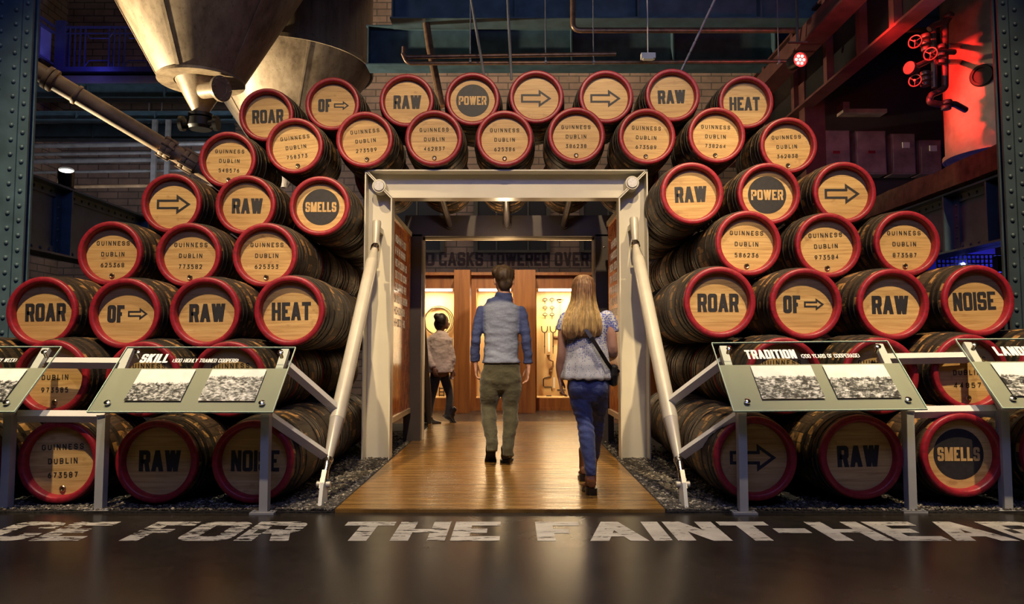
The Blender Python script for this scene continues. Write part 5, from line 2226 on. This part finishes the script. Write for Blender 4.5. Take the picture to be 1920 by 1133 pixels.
# electrical cabinets in the dark right corner
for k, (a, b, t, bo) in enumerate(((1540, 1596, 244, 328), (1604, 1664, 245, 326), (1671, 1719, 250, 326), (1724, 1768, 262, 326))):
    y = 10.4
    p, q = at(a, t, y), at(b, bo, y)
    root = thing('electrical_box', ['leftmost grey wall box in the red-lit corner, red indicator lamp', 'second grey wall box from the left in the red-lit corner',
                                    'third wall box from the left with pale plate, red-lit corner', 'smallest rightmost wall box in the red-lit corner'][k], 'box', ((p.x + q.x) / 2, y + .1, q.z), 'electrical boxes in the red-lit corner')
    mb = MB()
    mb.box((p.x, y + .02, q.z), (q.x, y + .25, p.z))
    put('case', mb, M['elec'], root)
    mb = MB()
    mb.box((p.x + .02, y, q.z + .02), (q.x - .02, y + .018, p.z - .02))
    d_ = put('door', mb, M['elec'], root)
    mb = MB()
    mx, mz = (p.x + q.x) / 2, (p.z + q.z) / 2
    if k < 2:
        mb.box((mx - .05, y - .012, mz - .02), (mx + .05, y, mz + .02))
        put('indicator', mb, M['red'], d_)
    else:
        mb.box((mx - .02, y - .012, mz + .08), (mx + .08, y, mz + .16))
        put('plate', mb, M['label_white'], d_)
mb = MB()
p, q = at(1530, 330, 10.6), at(1780, 235, 10.6)
mb.box((p.x - .1, 10.66, 0.0), (q.x + 1.8, 10.8, q.z + 3))
structure('wall_corner', mb, M['dark_wall'])
mb = MB()
mb.box((at(1578, 205, 10.5).x, 10.45, at(1578, 213, 10.5).z), (at(1660, 205, 10.5).x, 10.665, at(1578, 206, 10.5).z))
mb.box((at(1578, 205, 10.5).x, 10.45, at(1578, 206, 10.5).z), (at(1590, 205, 10.5).x, 10.665, at(1578, 193, 10.5).z))
tag(put('cable_tray', mb, M['elec']), 'short cable tray catching red light above the wall boxes', 'tray')
mb = MB()
a = at(1518, 150, 10.2)
mb.box((a.x - .12, 10.1, 0), (a.x + .16, 10.3, a.z + .6))
tag(put('steel_stanchion', mb, M['maroon']), 'dark maroon stanchion behind the red lamp', 'column')

# blue-lit machinery glimpsed at the right edge
root = thing('perforated_screen', 'perforated screen washed in blue light at the right edge', 'screen', at(1830, 520, 8.6))
mb = MB()
p, q = at(1755, 478, 8.6), at(1900, 560, 8.6)
z = q.z
while z < p.z:
    mb.box((p.x, 8.6, z), (q.x, 8.61, z + .016))
    z += .05
x = p.x
while x < q.x:
    mb.box((x, 8.595, q.z), (x + .016, 8.605, p.z))
    x += .05
put('mesh', mb, M['grey_pipe'], root, 0)
mb = MB()
mb.box((p.x, 9.5, q.z - .2), (q.x + .4, 9.55, p.z + .2))
put('backing', mb, M['blue_pane'], root, 0)
mb = MB()
mb.box((at(1868, 480, 8.5).x, 8.48, at(1868, 510, 8.5).z), (at(1890, 480, 8.5).x, 8.56, at(1868, 480, 8.5).z))
put('speaker', mb, M['black'], root)
for k, (px, py) in enumerate(((1806, 496), (1893, 530), (1897, 560))):
    c = at(px, py, 8.585)
    mb = MB()
    mb.ball(c, .022, 12, 8)
    tag(put('blue_lamp', mb, M['blue_glow']), ['blue lamp just above the NOISE cask at right', 'upper blue lamp beside the right column', 'lower blue lamp beside the right column'][k], 'lamp', 'small blue lamps')


# ---------------------------------------------------------------- people
def remeshed(mb, voxel, smooth=4, fac=.5, disp=None):
    """one continuous skin over everything in the builder"""
    me = mb.mesh('tmp', M['skin'], sharp=0)
    fix_normals(me)
    o = bpy.data.objects.new('tmp', me)
    C.objects.link(o)
    r = o.modifiers.new('r', 'REMESH')
    r.mode = 'VOXEL'
    r.voxel_size = voxel
    s = o.modifiers.new('s', 'SMOOTH')
    s.iterations = smooth
    s.factor = fac
    bpy.context.view_layer.update()
    ev = o.evaluated_get(bpy.context.evaluated_depsgraph_get())
    out = bpy.data.meshes.new_from_object(ev)
    bpy.data.objects.remove(o)
    if disp:
        ns = [v.normal.copy() for v in out.vertices]
        for v, n in zip(out.vertices, ns):
            v.co += n * disp(v.co, n)
    out.shade_smooth()
    return out


def wear(name, me, mats, parent, pick=None):
    off = ROOTOFF[parent]
    me.materials.clear()
    for m in (mats if isinstance(mats, list) else [mats]):
        me.materials.append(m)
    if pick:
        for p in me.polygons:
            p.material_index = pick(p.center)
    for v in me.vertices:
        v.co -= off
    me.name = name
    o = bpy.data.objects.new(name, me)
    C.objects.link(o)
    o.parent = parent
    ROOTOFF[o] = off
    return o


def head(mb, chin, yaw, k=1.0):
    """head standing on the neck, face along +Y turned by yaw; chin: lowest centre point"""
    R = Matrix.Rotation(yaw, 3, 'Z')
    P = lambda x, y, z: V(chin) + R @ V((x * k, y * k, z * k))
    prof = [(.000, .030, .034, .062), (.018, .046, .052, .046), (.045, .058, .075, .026), (.075, .066, .088, .014), (.105, .071, .095, .006),
            (.14, .0755, .099, .0), (.172, .073, .096, -.003), (.198, .060, .080, -.005), (.214, .040, .055, -.006), (.222, .016, .022, -.006)]
    n = 24
    mb.loft([[P(rx * math.cos(t), cy + ry * math.sin(t), z) for t in [i * 2 * PI / n for i in range(n)]] for z, rx, ry, cy in prof])
    mb.limb([P(0, .098, .118), P(0, .108, .098), P(0, .122, .076), P(0, .112, .068)], [.008 * k, .009 * k, .013 * k, .012 * k], 10, sub=2)
    for s in (-1, 1):
        mb.ball(P(s * .080, -.004, .098), (.012 * k, .021 * k, .033 * k), 10, 8, R @ Matrix.Rotation(s * .35, 3, 'Z'))
        mb.ball(P(s * .012, .098, .076), .009 * k, 8, 6)
        mb.ball(P(s * .030, .084, .130), (.024 * k, .014 * k, .007 * k), 8, 6, R)     # brow
        mb.ball(P(s * .040, .066, .086), (.020 * k, .020 * k, .016 * k), 8, 6, R)     # cheek
    mb.ball(P(0, .096, .046), (.024 * k, .012 * k, .006 * k), 10, 6, R)
    mb.ball(P(0, .094, .036), (.020 * k, .012 * k, .007 * k), 10, 6, R)
    return P


def hand(mb, wr, d, s, n, curl=.5, k=1.0):
    """d along the hand, s towards the thumb side, n palm side"""
    wr, d, s, n = V(wr), V(d).normalized(), V(s).normalized(), V(n).normalized()
    P = lambda a, b, c: wr + (d * a + s * b + n * c) * k
    mb.limb([P(-.03, 0, 0), P(.01, 0, 0), P(.05, .002, .002), P(.088, 0, .004)], [(.026 * k, .020 * k), (.030 * k, .018 * k), (.040 * k, .015 * k), (.038 * k, .012 * k)], 14, tuple(s), 3)
    for off, L in ((-.030, .062), (-.0105, .078), (.0100, .084), (.0300, .075)):
        a = curl * (1.1 - off * 6)
        p = P(.084, off, .004)
        pts = [p]
        ang = a * .35
        for q in (.44, .32, .24):
            dirv = (d * math.cos(ang) + n * math.sin(ang) + s * off * 1.6).normalized()
            pts.append(pts[-1] + dirv * (L * q * k))
            ang += a * .85
        mb.limb(pts, [.0098 * k, .0092 * k, .0084 * k, .0070 * k], 8, tuple(s), 2)
    pts = [P(.012, .026, .006), P(.040, .048, .014), P(.064, .056, .024), P(.086, .056, .030)]
    mb.limb(pts, [.015 * k, .0125 * k, .0105 * k, .0085 * k], 8, tuple(n), 2)


def shoe_mesh(pos, yaw, pitch, L=.285, wd=.048, shaft=.10, heel=.022, toe_round=1.0, lean=0.0):
    """pos: where the ball of the foot meets the floor; pitch raises the heel about the ball"""
    Rm = Matrix.Rotation(yaw, 3, 'Z') @ Matrix.Rotation(-pitch, 3, 'X')
    b = L * .70
    T = lambda p: V(pos) + Rm @ V((p[0], p[1] - b, p[2]))
    up, so = MB(), MB()
    prof = [(.004, .60, .060, .058), (.02, .74, .068, .070), (.06, .80, .070, .090), (.11, .78, .064, .088), (.15, .86, .050, .070), (.19, 1.0, .040, .052), (.235, .98, .033, .042), (.265, .78, .026, .034), (.283, .40, .018, .022)]
    rings, srings = [], []
    n = 16
    for y, wk, _, h in prof:
        y = y * L / .285
        z0 = heel * (1.0 if y < L * .34 else max(.35, 1.0 - (y - L * .34) / (L * .25)))
        ring = []
        for i in range(n):
            t = 2 * PI * i / n
            c_, s_ = math.cos(t), math.sin(t)
            ring.append(T((wd * wk * c_ * (1 if s_ < 0.2 else .92), y, z0 + (h * .5) * (1 + s_) if s_ > -.6 else z0 + h * .06)))
        rings.append(ring)
    up.loft(rings)
    ys = .065 * L / .285
    up.limb([T((0, ys + .015, heel + .05)), T((0, ys, heel + .085)), T((lean, ys - .008, heel + shaft + .02))], [(.040, .062), (.038, .050), (.043, .052)], 16, tuple(Rm @ V((1, 0, 0))), 3)
    prof2 = [(0.0, .66), (.02, .84), (.06, .90), (.097, .84), (.098, .80), (.15, .88), (.19, 1.04), (.235, 1.02), (.268, .82), (.288, .38)]
    for y, wk in prof2:
        y = y * L / .285
        low = 0.0 if (y <= .0975 * L / .285 or y > L * .48) else heel * .55
        z1 = heel * (1.05 if y < L * .34 else max(.42, 1.05 - (y - L * .34) / (L * .25)))
        x = wd * wk * 1.03
        srings.append([T((-x, y, low)), T((x, y, low)), T((x, y, z1)), T((-x, y, z1))])
    so.loft(srings)
    return up, so


def folds(a, f, zs=1.6):
    def fn(co, n):
        v = mnoise.noise(V((co.x * f, co.y * f, co.z * f * zs)))
        w2 = mnoise.noise(V((co.x * f * 2.3 + 9, co.y * f * 2.3, co.z * f * zs * 2.6)))
        return a * (v + .6 * (abs(w2) - .3))
    return fn


# ---- the man
YM0 = 6.60
J = lambda px, py, dy=0.0: at(px, py, YM0 + dy)
hipc = J(940, 700)
feetY = atz(950, 874).y
root = thing('person', 'person in blue denim shirt and olive trousers walking away along the walkway', 'person', (hipc.x, YM0, .022))
b = MB()
chin = J(944, 549, .0)
HP = head(b, chin, .22)
b.limb([J(944, 572, .0), J(945, 558, -.01), J(945, 544, .0), J(946, 532, .01)], [(.075, .065), (.057, .058), (.055, .058), (.056, .062)], 20)
torso = [(942, 567, .070, .058), (942, 576, .115, .070), (941, 590, .152, .095), (940, 612, .146, .105), (940, 640, .136, .102), (940, 662, .132, .096), (939, 682, .140, .100), (939, 700, .158, .112), (939, 716, .152, .108)]
b.limb([J(x, y, .0) for x, y, _, _ in torso], [(p, q) for _, _, p, q in torso], 28)
legs_m = [[(920, 712, 0, .084, .098), (919, 735, 0.0, .078, .090), (917, 765, .02, .056, .064), (917.5, 791, -.05, .052, .060), (922, 826, -.13, .038, .044), (922, 838, -.15, .036, .042)],
          [(957, 712, 0, .084, .098), (958, 735, 0, .076, .088), (957, 762, .0, .056, .062), (957, 790, -.02, .053, .062), (953, 826, -.06, .040, .046), (952, 846, -.07, .037, .043)]]
for lg in legs_m:
    b.limb([J(x, y, d) for x, y, d, _, _ in lg], [(p, q) for *_, p, q in lg], 18)
armL = [(904, 581, 0, .042), (898, 606, -.01, .040), (893, 634, -.02, .034), (890.5, 655, .01, .032), (891, 682, .04, .024)]
armR = [(976, 581, 0, .042), (981, 606, -.02, .040), (986, 634, -.05, .034), (988.5, 655, -.04, .032), (990.5, 686, -.02, .024)]
for am in (armL, armR):
    b.limb([J(x, y, d) for x, y, d, _ in am], [r for *_, r in am], 16)
hand(b, J(892, 684, .04), (.02, .10, -1), (.1, 1, .1), (1, -.1, 0), .75)
hand(b, J(991, 689, -.02), (-.06, .02, -1), (-.25, 1, .1), (-1, -.25, 0), .55)
wear('body', remeshed(b, .0065, 5), M['skin'], root)

b = MB()     # shirt
tors = [(944, 557, .066, .066), (943, 563, .095, .078), (941.5, 570, .142, .092), (941, 580, .168, .106), (940.5, 600, .166, .118), (940, 625, .156, .122), (940, 650, .150, .118), (939.5, 668, .156, .124), (939.5, 681, .170, .134)]
b.limb([J(x, y, .0) for x, y, _, _ in tors], [(p, q) for _, _, p, q in tors], 32, flat=True)
for am, rr in ((armL, (.050, .050, .044, .042, .038)), (armR, (.050, .050, .044, .042, .038))):
    b.limb([J(x, y if i < 4 else y - 6, d) for i, (x, y, d, _) in enumerate(am)], list(rr), 20, flat=True)
    x, y, d, _ = am[4]
    b.limb([J(x, y - 14, d), J(x, y - 4, d)], [(.042, .042), (.043, .042)], 20, flat=True)
b.limb([J(944.5, 564, -.006), J(945, 549, -.006)], [(.082, .078), (.071, .074)], 24, flat=True)
mid = J(940, 600).x




def shirt_folds(co, n, base=folds(.009, 9, 2.4)):
    k = math.exp(-((co.z - 1.02) / .10) ** 2) * (1 if abs(co.x - mid) < .19 else .4)
    return base(co, n) + .0055 * k * mnoise.noise(V((co.x * 7, co.y * 7, co.z * 34 + co.x * 9)))


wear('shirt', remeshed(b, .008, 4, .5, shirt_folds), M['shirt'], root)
b = MB()     # trousers
hips = [(939.5, 676, .142, .104), (939.5, 690, .164, .120), (939.5, 706, .178, .130), (939.5, 719, .172, .128)]
b.limb([J(x, y) for x, y, _, _ in hips], [(p, q) for _, _, p, q in hips], 28)
for lg in legs_m:
    m = len(lg) - 1
    b.limb([J(x, y + (9 if i == m else 0), d) for i, (x, y, d, _, _) in enumerate(lg)], [(p + (.014 if i < m else .012), q + (.014 if i < m else .012)) for i, (*_, p, q) in enumerate(lg)], 22, flat=True)
wear('trousers', remeshed(b, .009, 4, .5, folds(.010, 10, 1.8)), M['olive'], root)
# shoes
ft_r = atz(951, 868)
for (pos, yaw, pitch, dx) in ((V((J(951, 850).x, feetY + .20, .024)), -.12, 0.0, 0), (V((J(919, 850).x, feetY + .10, .026)), .05, .85, 0)):
    up, so = shoe_mesh(pos, yaw, pitch, .285, .050, .07, .024)
    s_ = wear('shoe', remeshed(up, .007, 3), M['leather_black'], root)
    put('sole', so, M['black'], s_, 30)
# hair: short, tousled, fuller on top
b = MB()
b.ball(HP(0, -.014, .150), (.084, .106, .092), 24, 16)
b.ball(HP(0, .010, .190), (.084, .098, .056), 20, 12)
b.ball(HP(0.004, -.055, .085), (.064, .052, .075), 20, 12)
b.ball(HP(-.06, .02, .175), (.045, .07, .05), 14, 10)
b.ball(HP(.06, .02, .178), (.045, .07, .052), 14, 10)


def hair_disp(co, n):
    v = mnoise.noise(V((co.x * 30, co.y * 30, co.z * 14)))
    return .010 * v + .012 * max(0, n.z) * mnoise.noise(V((co.x * 16 + 3, co.y * 16, 1)))


wear('hair', remeshed(b, .007, 3, .5, hair_disp), M['hair_man'], root)
for s in (-1, 1):
    b = MB()
    b.ball(HP(s * .031, .083, .113), .0125, 10, 8)
    put('eye', b, M['label_white'], root)

# ---- the woman
YW0 = 5.16
J = lambda px, py, dy=0.0: at(px, py, YW0 + dy)
heel = atz(1107, 936)
hipc = J(1103, 722)
root = thing('person', 'person with long hair, dotted blouse, blue jeans and brown boots walking away', 'person', (hipc.x, YW0, .022))
b = MB()
chin = J(1095, 572, .03)
HP = head(b, chin, -.05, .86)
b.limb([J(1098, 592, .0), J(1097, 578, .0), J(1095, 563, .01), J(1095, 552, .02)], [(.065, .055), (.046, .048), (.045, .048), (.046, .05)], 18)
torso = [(1099, 588, .07, .055), (1100, 596, .130, .075), (1100, 610, .150, .088), (1101, 640, .130, .095), (1102, 672, .112, .085), (1103, 695, .122, .090), (1103, 718, .140, .108), (1103, 734, .135, .105)]
b.limb([J(x, y) for x, y, _, _ in torso], [(p, q) for _, _, p, q in torso], 26)
legs_w = [[(1085, 730, 0, .068, .085), (1089, 753, 0, .066, .078), (1097, 793, -.02, .046, .052), (1101, 826, -.07, .047, .054), (1106, 870, -.11, .033, .038), (1108, 898, -.11, .031, .036)],
          [(1121, 730, 0, .068, .085), (1122, 753, .08, .060, .074), (1120, 783, .18, .045, .050), (1118, 806, .24, .046, .052), (1115, 840, .36, .033, .036), (1114, 862, .42, .031, .036)]]
for lg in legs_w:
    b.limb([J(x, y, d) for x, y, d, _, _ in lg], [(p, q) for *_, p, q in lg], 18)
armL = [(1062, 600, .0, .042), (1057, 622, -.01, .040), (1053.5, 662, -.01, .033), (1050, 685, .02, .031), (1050.5, 708, .05, .022)]
armR = [(1138, 598, .0, .042), (1144, 622, -.02, .041), (1149, 658, -.02, .035), (1148, 666, .06, .034), (1143, 672, .20, .024)]
for am in (armL, armR):
    b.limb([J(x, y, d) for x, y, d, _ in am], [r for *_, r in am], 16)
hand(b, J(1050.5, 710, .05), (.06, .12, -1), (.1, 1, .1), (1, -.1, 0), .6, .88)
hand(b, J(1142.5, 672, .22), (-.2, 1, .05), (.1, -.05, 1), (-1, -.2, .1), .7, .88)
wear('body', remeshed(b, .006, 5), M['skin'], root)
b = MB()     # blouse
tors = [(1099.5, 584, .060, .055), (1099.5, 590, .105, .070), (1100, 598, .150, .088), (1100, 612, .160, .100), (1100, 640, .145, .112), (1100, 668, .155, .124), (1100, 690, .166, .135), (1099.5, 706, .176, .145), (1099.5, 711, .177, .146)]
b.limb([J(x, y) for x, y, _, _ in tors], [(p, q) for _, _, p, q in tors], 32, flat=True)
for pts in (((1066, 597), (1059, 607), (1054.5, 622)), ((1134, 594), (1142, 605), (1147, 624))):
    b.limb([J(x, y, 0) for x, y in pts], [.058, .056, .052], 18, flat=True)


def bl(co, n):
    a = math.atan2(co.y - YW0, co.x - hipc.x)
    drop = max(0, min(1, (1.12 - co.z) / .35))
    return .006 * drop * math.sin(a * 11 + 2 * mnoise.noise(V((a * 2, co.z * 3, 0)))) + .008 * mnoise.noise(V((co.x * 9, co.y * 9, co.z * 9)))


zh = J(1100, 706).z
wear('blouse', remeshed(b, .008, 4, .5, bl), [M['blouse'], M['hem']], root, lambda c: 1 if (c.z < zh and abs(c.x - hipc.x) < .25) else 0)
b = MB()     # jeans
hips = [(1103, 700, .125, .095), (1103, 714, .140, .112), (1103, 727, .146, .122), (1103, 738, .140, .112)]
b.limb([J(x, y) for x, y, _, _ in hips], [(p, q) for _, _, p, q in hips], 28)
b.ball(J(1086, 728, -.055), (.072, .070, .080), 16, 10)
b.ball(J(1120, 728, -.055), (.072, .070, .080), 16, 10)
for lg in legs_w:
    m = len(lg) - 1
    b.limb([J(x, y - (7 if i == m else 0), d) for i, (x, y, d, _, _) in enumerate(lg)], [(p + .008, q + .008) for *_, p, q in lg], 22, flat=True)


def jfold(co, n):
    z = co.z
    knee = math.exp(-((z - .50) / .10) ** 2) + .5 * math.exp(-((z - .22) / .08) ** 2) + .6 * math.exp(-((z - .66) / .07) ** 2)
    return .0028 * knee * math.sin(z * 130 + co.x * 60 + 5 * mnoise.noise(V((co.x * 14, co.y * 14, z * 9)))) + .004 * mnoise.noise(V((co.x * 12, co.y * 12, z * 12)))


wear('jeans', remeshed(b, .007, 4, .5, jfold), M['jeans'], root)
for (pos, yaw, pitch) in ((V((J(1108, 920).x, heel.y + .165, .024)), .05, 0.0), (V((J(1113, 880).x, heel.y + .72, .024)), -.05, 0.0)):
    up, so = shoe_mesh(pos, yaw, pitch, .245, .043, .17, .045)
    s_ = wear('boot', remeshed(up, .007, 3), M['leather_brown'], root)
    put('sole', so, M['leather_black'], s_, 30)
# long hair falling over the back
n = 120
rows = [(515.5, .010, .012, .015), (516.5, .034, .042, .012), (519, .054, .068, .008), (525, .070, .092, .004), (534, .079, .104, .0), (545, .082, .106, -.010), (555, .085, .106, -.018), (565, .090, .104, -.026),
        (577, .103, .098, -.042), (588, .118, .090, -.060), (599, .128, .082, -.075), (610, .134, .074, -.086), (620, .134, .066, -.094), (628, .128, .056, -.098)]
rings = []
for i, (py, rx, ry, oy) in enumerate(rows):
    cxp = 1094 - max(0, (py - 560)) * .055
    c = J(cxp, py, oy + .02)
    t_ = i / (len(rows) - 1)
    ring = []
    for k in range(n):
        a = 2 * PI * k / n
        v1 = mnoise.noise(V((math.cos(a) * 3.0, math.sin(a) * 3.0, t_ * 1.2)))
        v2 = mnoise.noise(V((math.cos(a) * 12, math.sin(a) * 12, t_ * 1.6 + 5)))
        kf = 1 + t_ * (.10 * v1 + .10 * v2)
        dz = 0
        if i >= len(rows) - 2:
            dz = .030 * v1 + .03 * v2 - .01
        x_, y_ = rx * kf * math.cos(a), ry * kf * math.sin(a)
        # front opens below the chin so the face and throat stay free
        if y_ > 0 and py > 541:
            y_ *= max(.12, 1 - (py - 541) / 22)
        ring.append(c + V((x_, y_, dz)))
    rings.append(ring)
b = MB()
b.loft(rings)
put('hair', b, M['hair_woman'], root, 0)
for s in (-1, 1):
    b = MB()
    b.ball(HP(s * .031, .083, .113), .0115, 10, 8)
    put('eye', b, M['label_white'], root)
# bag with strap
bc = J(1150, 704, -.02)
bag = thing('shoulder_bag', 'small black shoulder bag hanging at the hip of the person in jeans', 'bag', bc - V((0, 0, .07)))
b = MB()
b.limb([bc + V((-.002, 0, -.055)), bc + V((0, 0, .0)), bc + V((-.004, 0, .052))], [(.030, .070), (.034, .078), (.026, .070)], 20)
put('bag_body', b, M['leather_black'], bag)
b = MB()
b.limb([bc + V((.002, -.01, .002)), bc + V((.002, -.01, .056))], [(.036, .072), (.030, .072)], 18)
put('flap', b, M['leather_black'], bag)
b = MB()
b.cyl(bc + V((.02, -.060, .03)), bc + V((.02, -.074, .03)), .014, n=14)
b.cyl(bc + V((.0, -.045, .064)), bc + V((.0, -.06, .064)), .012, n=12)
put('clasp', b, M['chrome'], bag)
pts = [J(1072, 583, .02), J(1074, 586, -.06), J(1090, 606, -.128), J(1108, 632, -.152), J(1124, 657, -.152), J(1138, 680, -.120), J(1148, 694, -.06)]
b = MB()
rr = []
for i in range(len(pts) - 1):
    b.bar(pts[i], pts[i + 1] + (pts[i + 1] - pts[i]) * .04, .007, .026, (0, 0, 1)) if i < 1 else b.bar(pts[i], pts[i + 1] + (pts[i + 1] - pts[i]) * .04, .026, .006, (0, -1, .2))
put('strap', b, M['leather_black'], bag, 30)

# ---- visitor crossing behind the portal
YG = 10.35
J = lambda px, py, dy=0.0: at(px, py, YG + dy)
root = thing('person', 'person in pale coat and black tights crossing in front of the left vitrine', 'person', (J(822, 700).x, YG, 0))
b = MB()
chin = J(829, 617, .0)
HP = head(b, chin, -1.0, .90)
b.limb([J(826, 630), J(827, 622), J(828, 614)], [(.06, .06), (.045, .045), (.047, .05)], 16)
b.limb([J(824, 628), J(824, 636), J(823, 660), J(824, 700)], [(.09, .07), (.15, .085), (.13, .09), (.13, .09)], 20)
gl = [[(818, 700, 0, .072), (813, 725, .0, .062), (808, 752, .0, .046), (805, 772, -.03, .044), (804, 788, -.05, .034)],
      [(831, 700, .08, .072), (838, 722, .12, .060), (843, 742, .14, .046), (842, 762, .10, .044), (838, 782, .05, .034)]]
for lg in gl:
    b.limb([J(x, y, d) for x, y, d, _ in lg], [r for *_, r in lg], 14)
ga = [[(806, 638, 0, .040), (802, 658, -.03, .036), (805, 676, -.10, .030), (812, 690, -.14, .022)], [(841, 638, .03, .040), (846, 660, .03, .036), (848, 680, .05, .030), (848, 694, .06, .022)]]
for am in ga:
    b.limb([J(x, y, d) for x, y, d, _ in am], [r for *_, r in am], 14)
hand(b, J(812, 691, -.14), (.4, -.2, -1), (.9, -.2, .3), (0, 1, 0), .6, .85)
hand(b, J(848, 695, .06), (0, .1, -1), (1, .2, .1), (-.2, -1, 0), .6, .85)
wear('body', remeshed(b, .007, 5), M['skin_dark'], root)
b = MB()
b.limb([J(825, 623), J(825, 629), J(824, 638), J(824, 660), J(824, 684), J(824, 699)], [(.075, .07), (.13, .085), (.165, .105), (.160, .115), (.175, .130), (.190, .145)], 26, flat=True)
for am in ga:
    b.limb([J(x, y, d) for x, y, d, _ in am[:4]], [.062, .054, .046, .040], 16, flat=True)
wear('coat', remeshed(b, .010, 4, .5, folds(.016, 8, 1.2)), M['coat'], root)
b = MB()
for lg in gl:
    b.limb([J(x, y, d) for x, y, d, _ in lg], [r + .006 for *_, r in lg], 14)
wear('tights', remeshed(b, .009, 3), M['tights'], root)
b = MB()
b.ball(HP(0, -.018, .135), (.086, .106, .100), 20, 12)
b.ball(HP(0, -.06, .070), (.066, .050, .085), 16, 10)
b.ball(HP(0, -.09, .19), (.05, .05, .05), 14, 10)
wear('hair', remeshed(b, .009, 3, .5, lambda c, n: .006 * mnoise.noise(c * 24)), M['hair_girl'], root)
for (px, dy, pitch, yaw) in ((811, -.05, 0.0, -1.25), (842, .08, .7, -1.25)):
    p = J(px, 790, dy)
    up, so = shoe_mesh(V((p.x + .05, p.y, .003)), yaw, pitch, .25, .043, .12, .03)
    s_ = wear('ankle_boot', remeshed(up, .009, 3), M['leather_black'], root)
    put('sole', so, M['black'], s_, 30)
for s in (-1, 1):
    b = MB()
    b.ball(HP(s * .031, .083, .113), .0115, 10, 8)
    put('eye', b, M['label_white'], root)
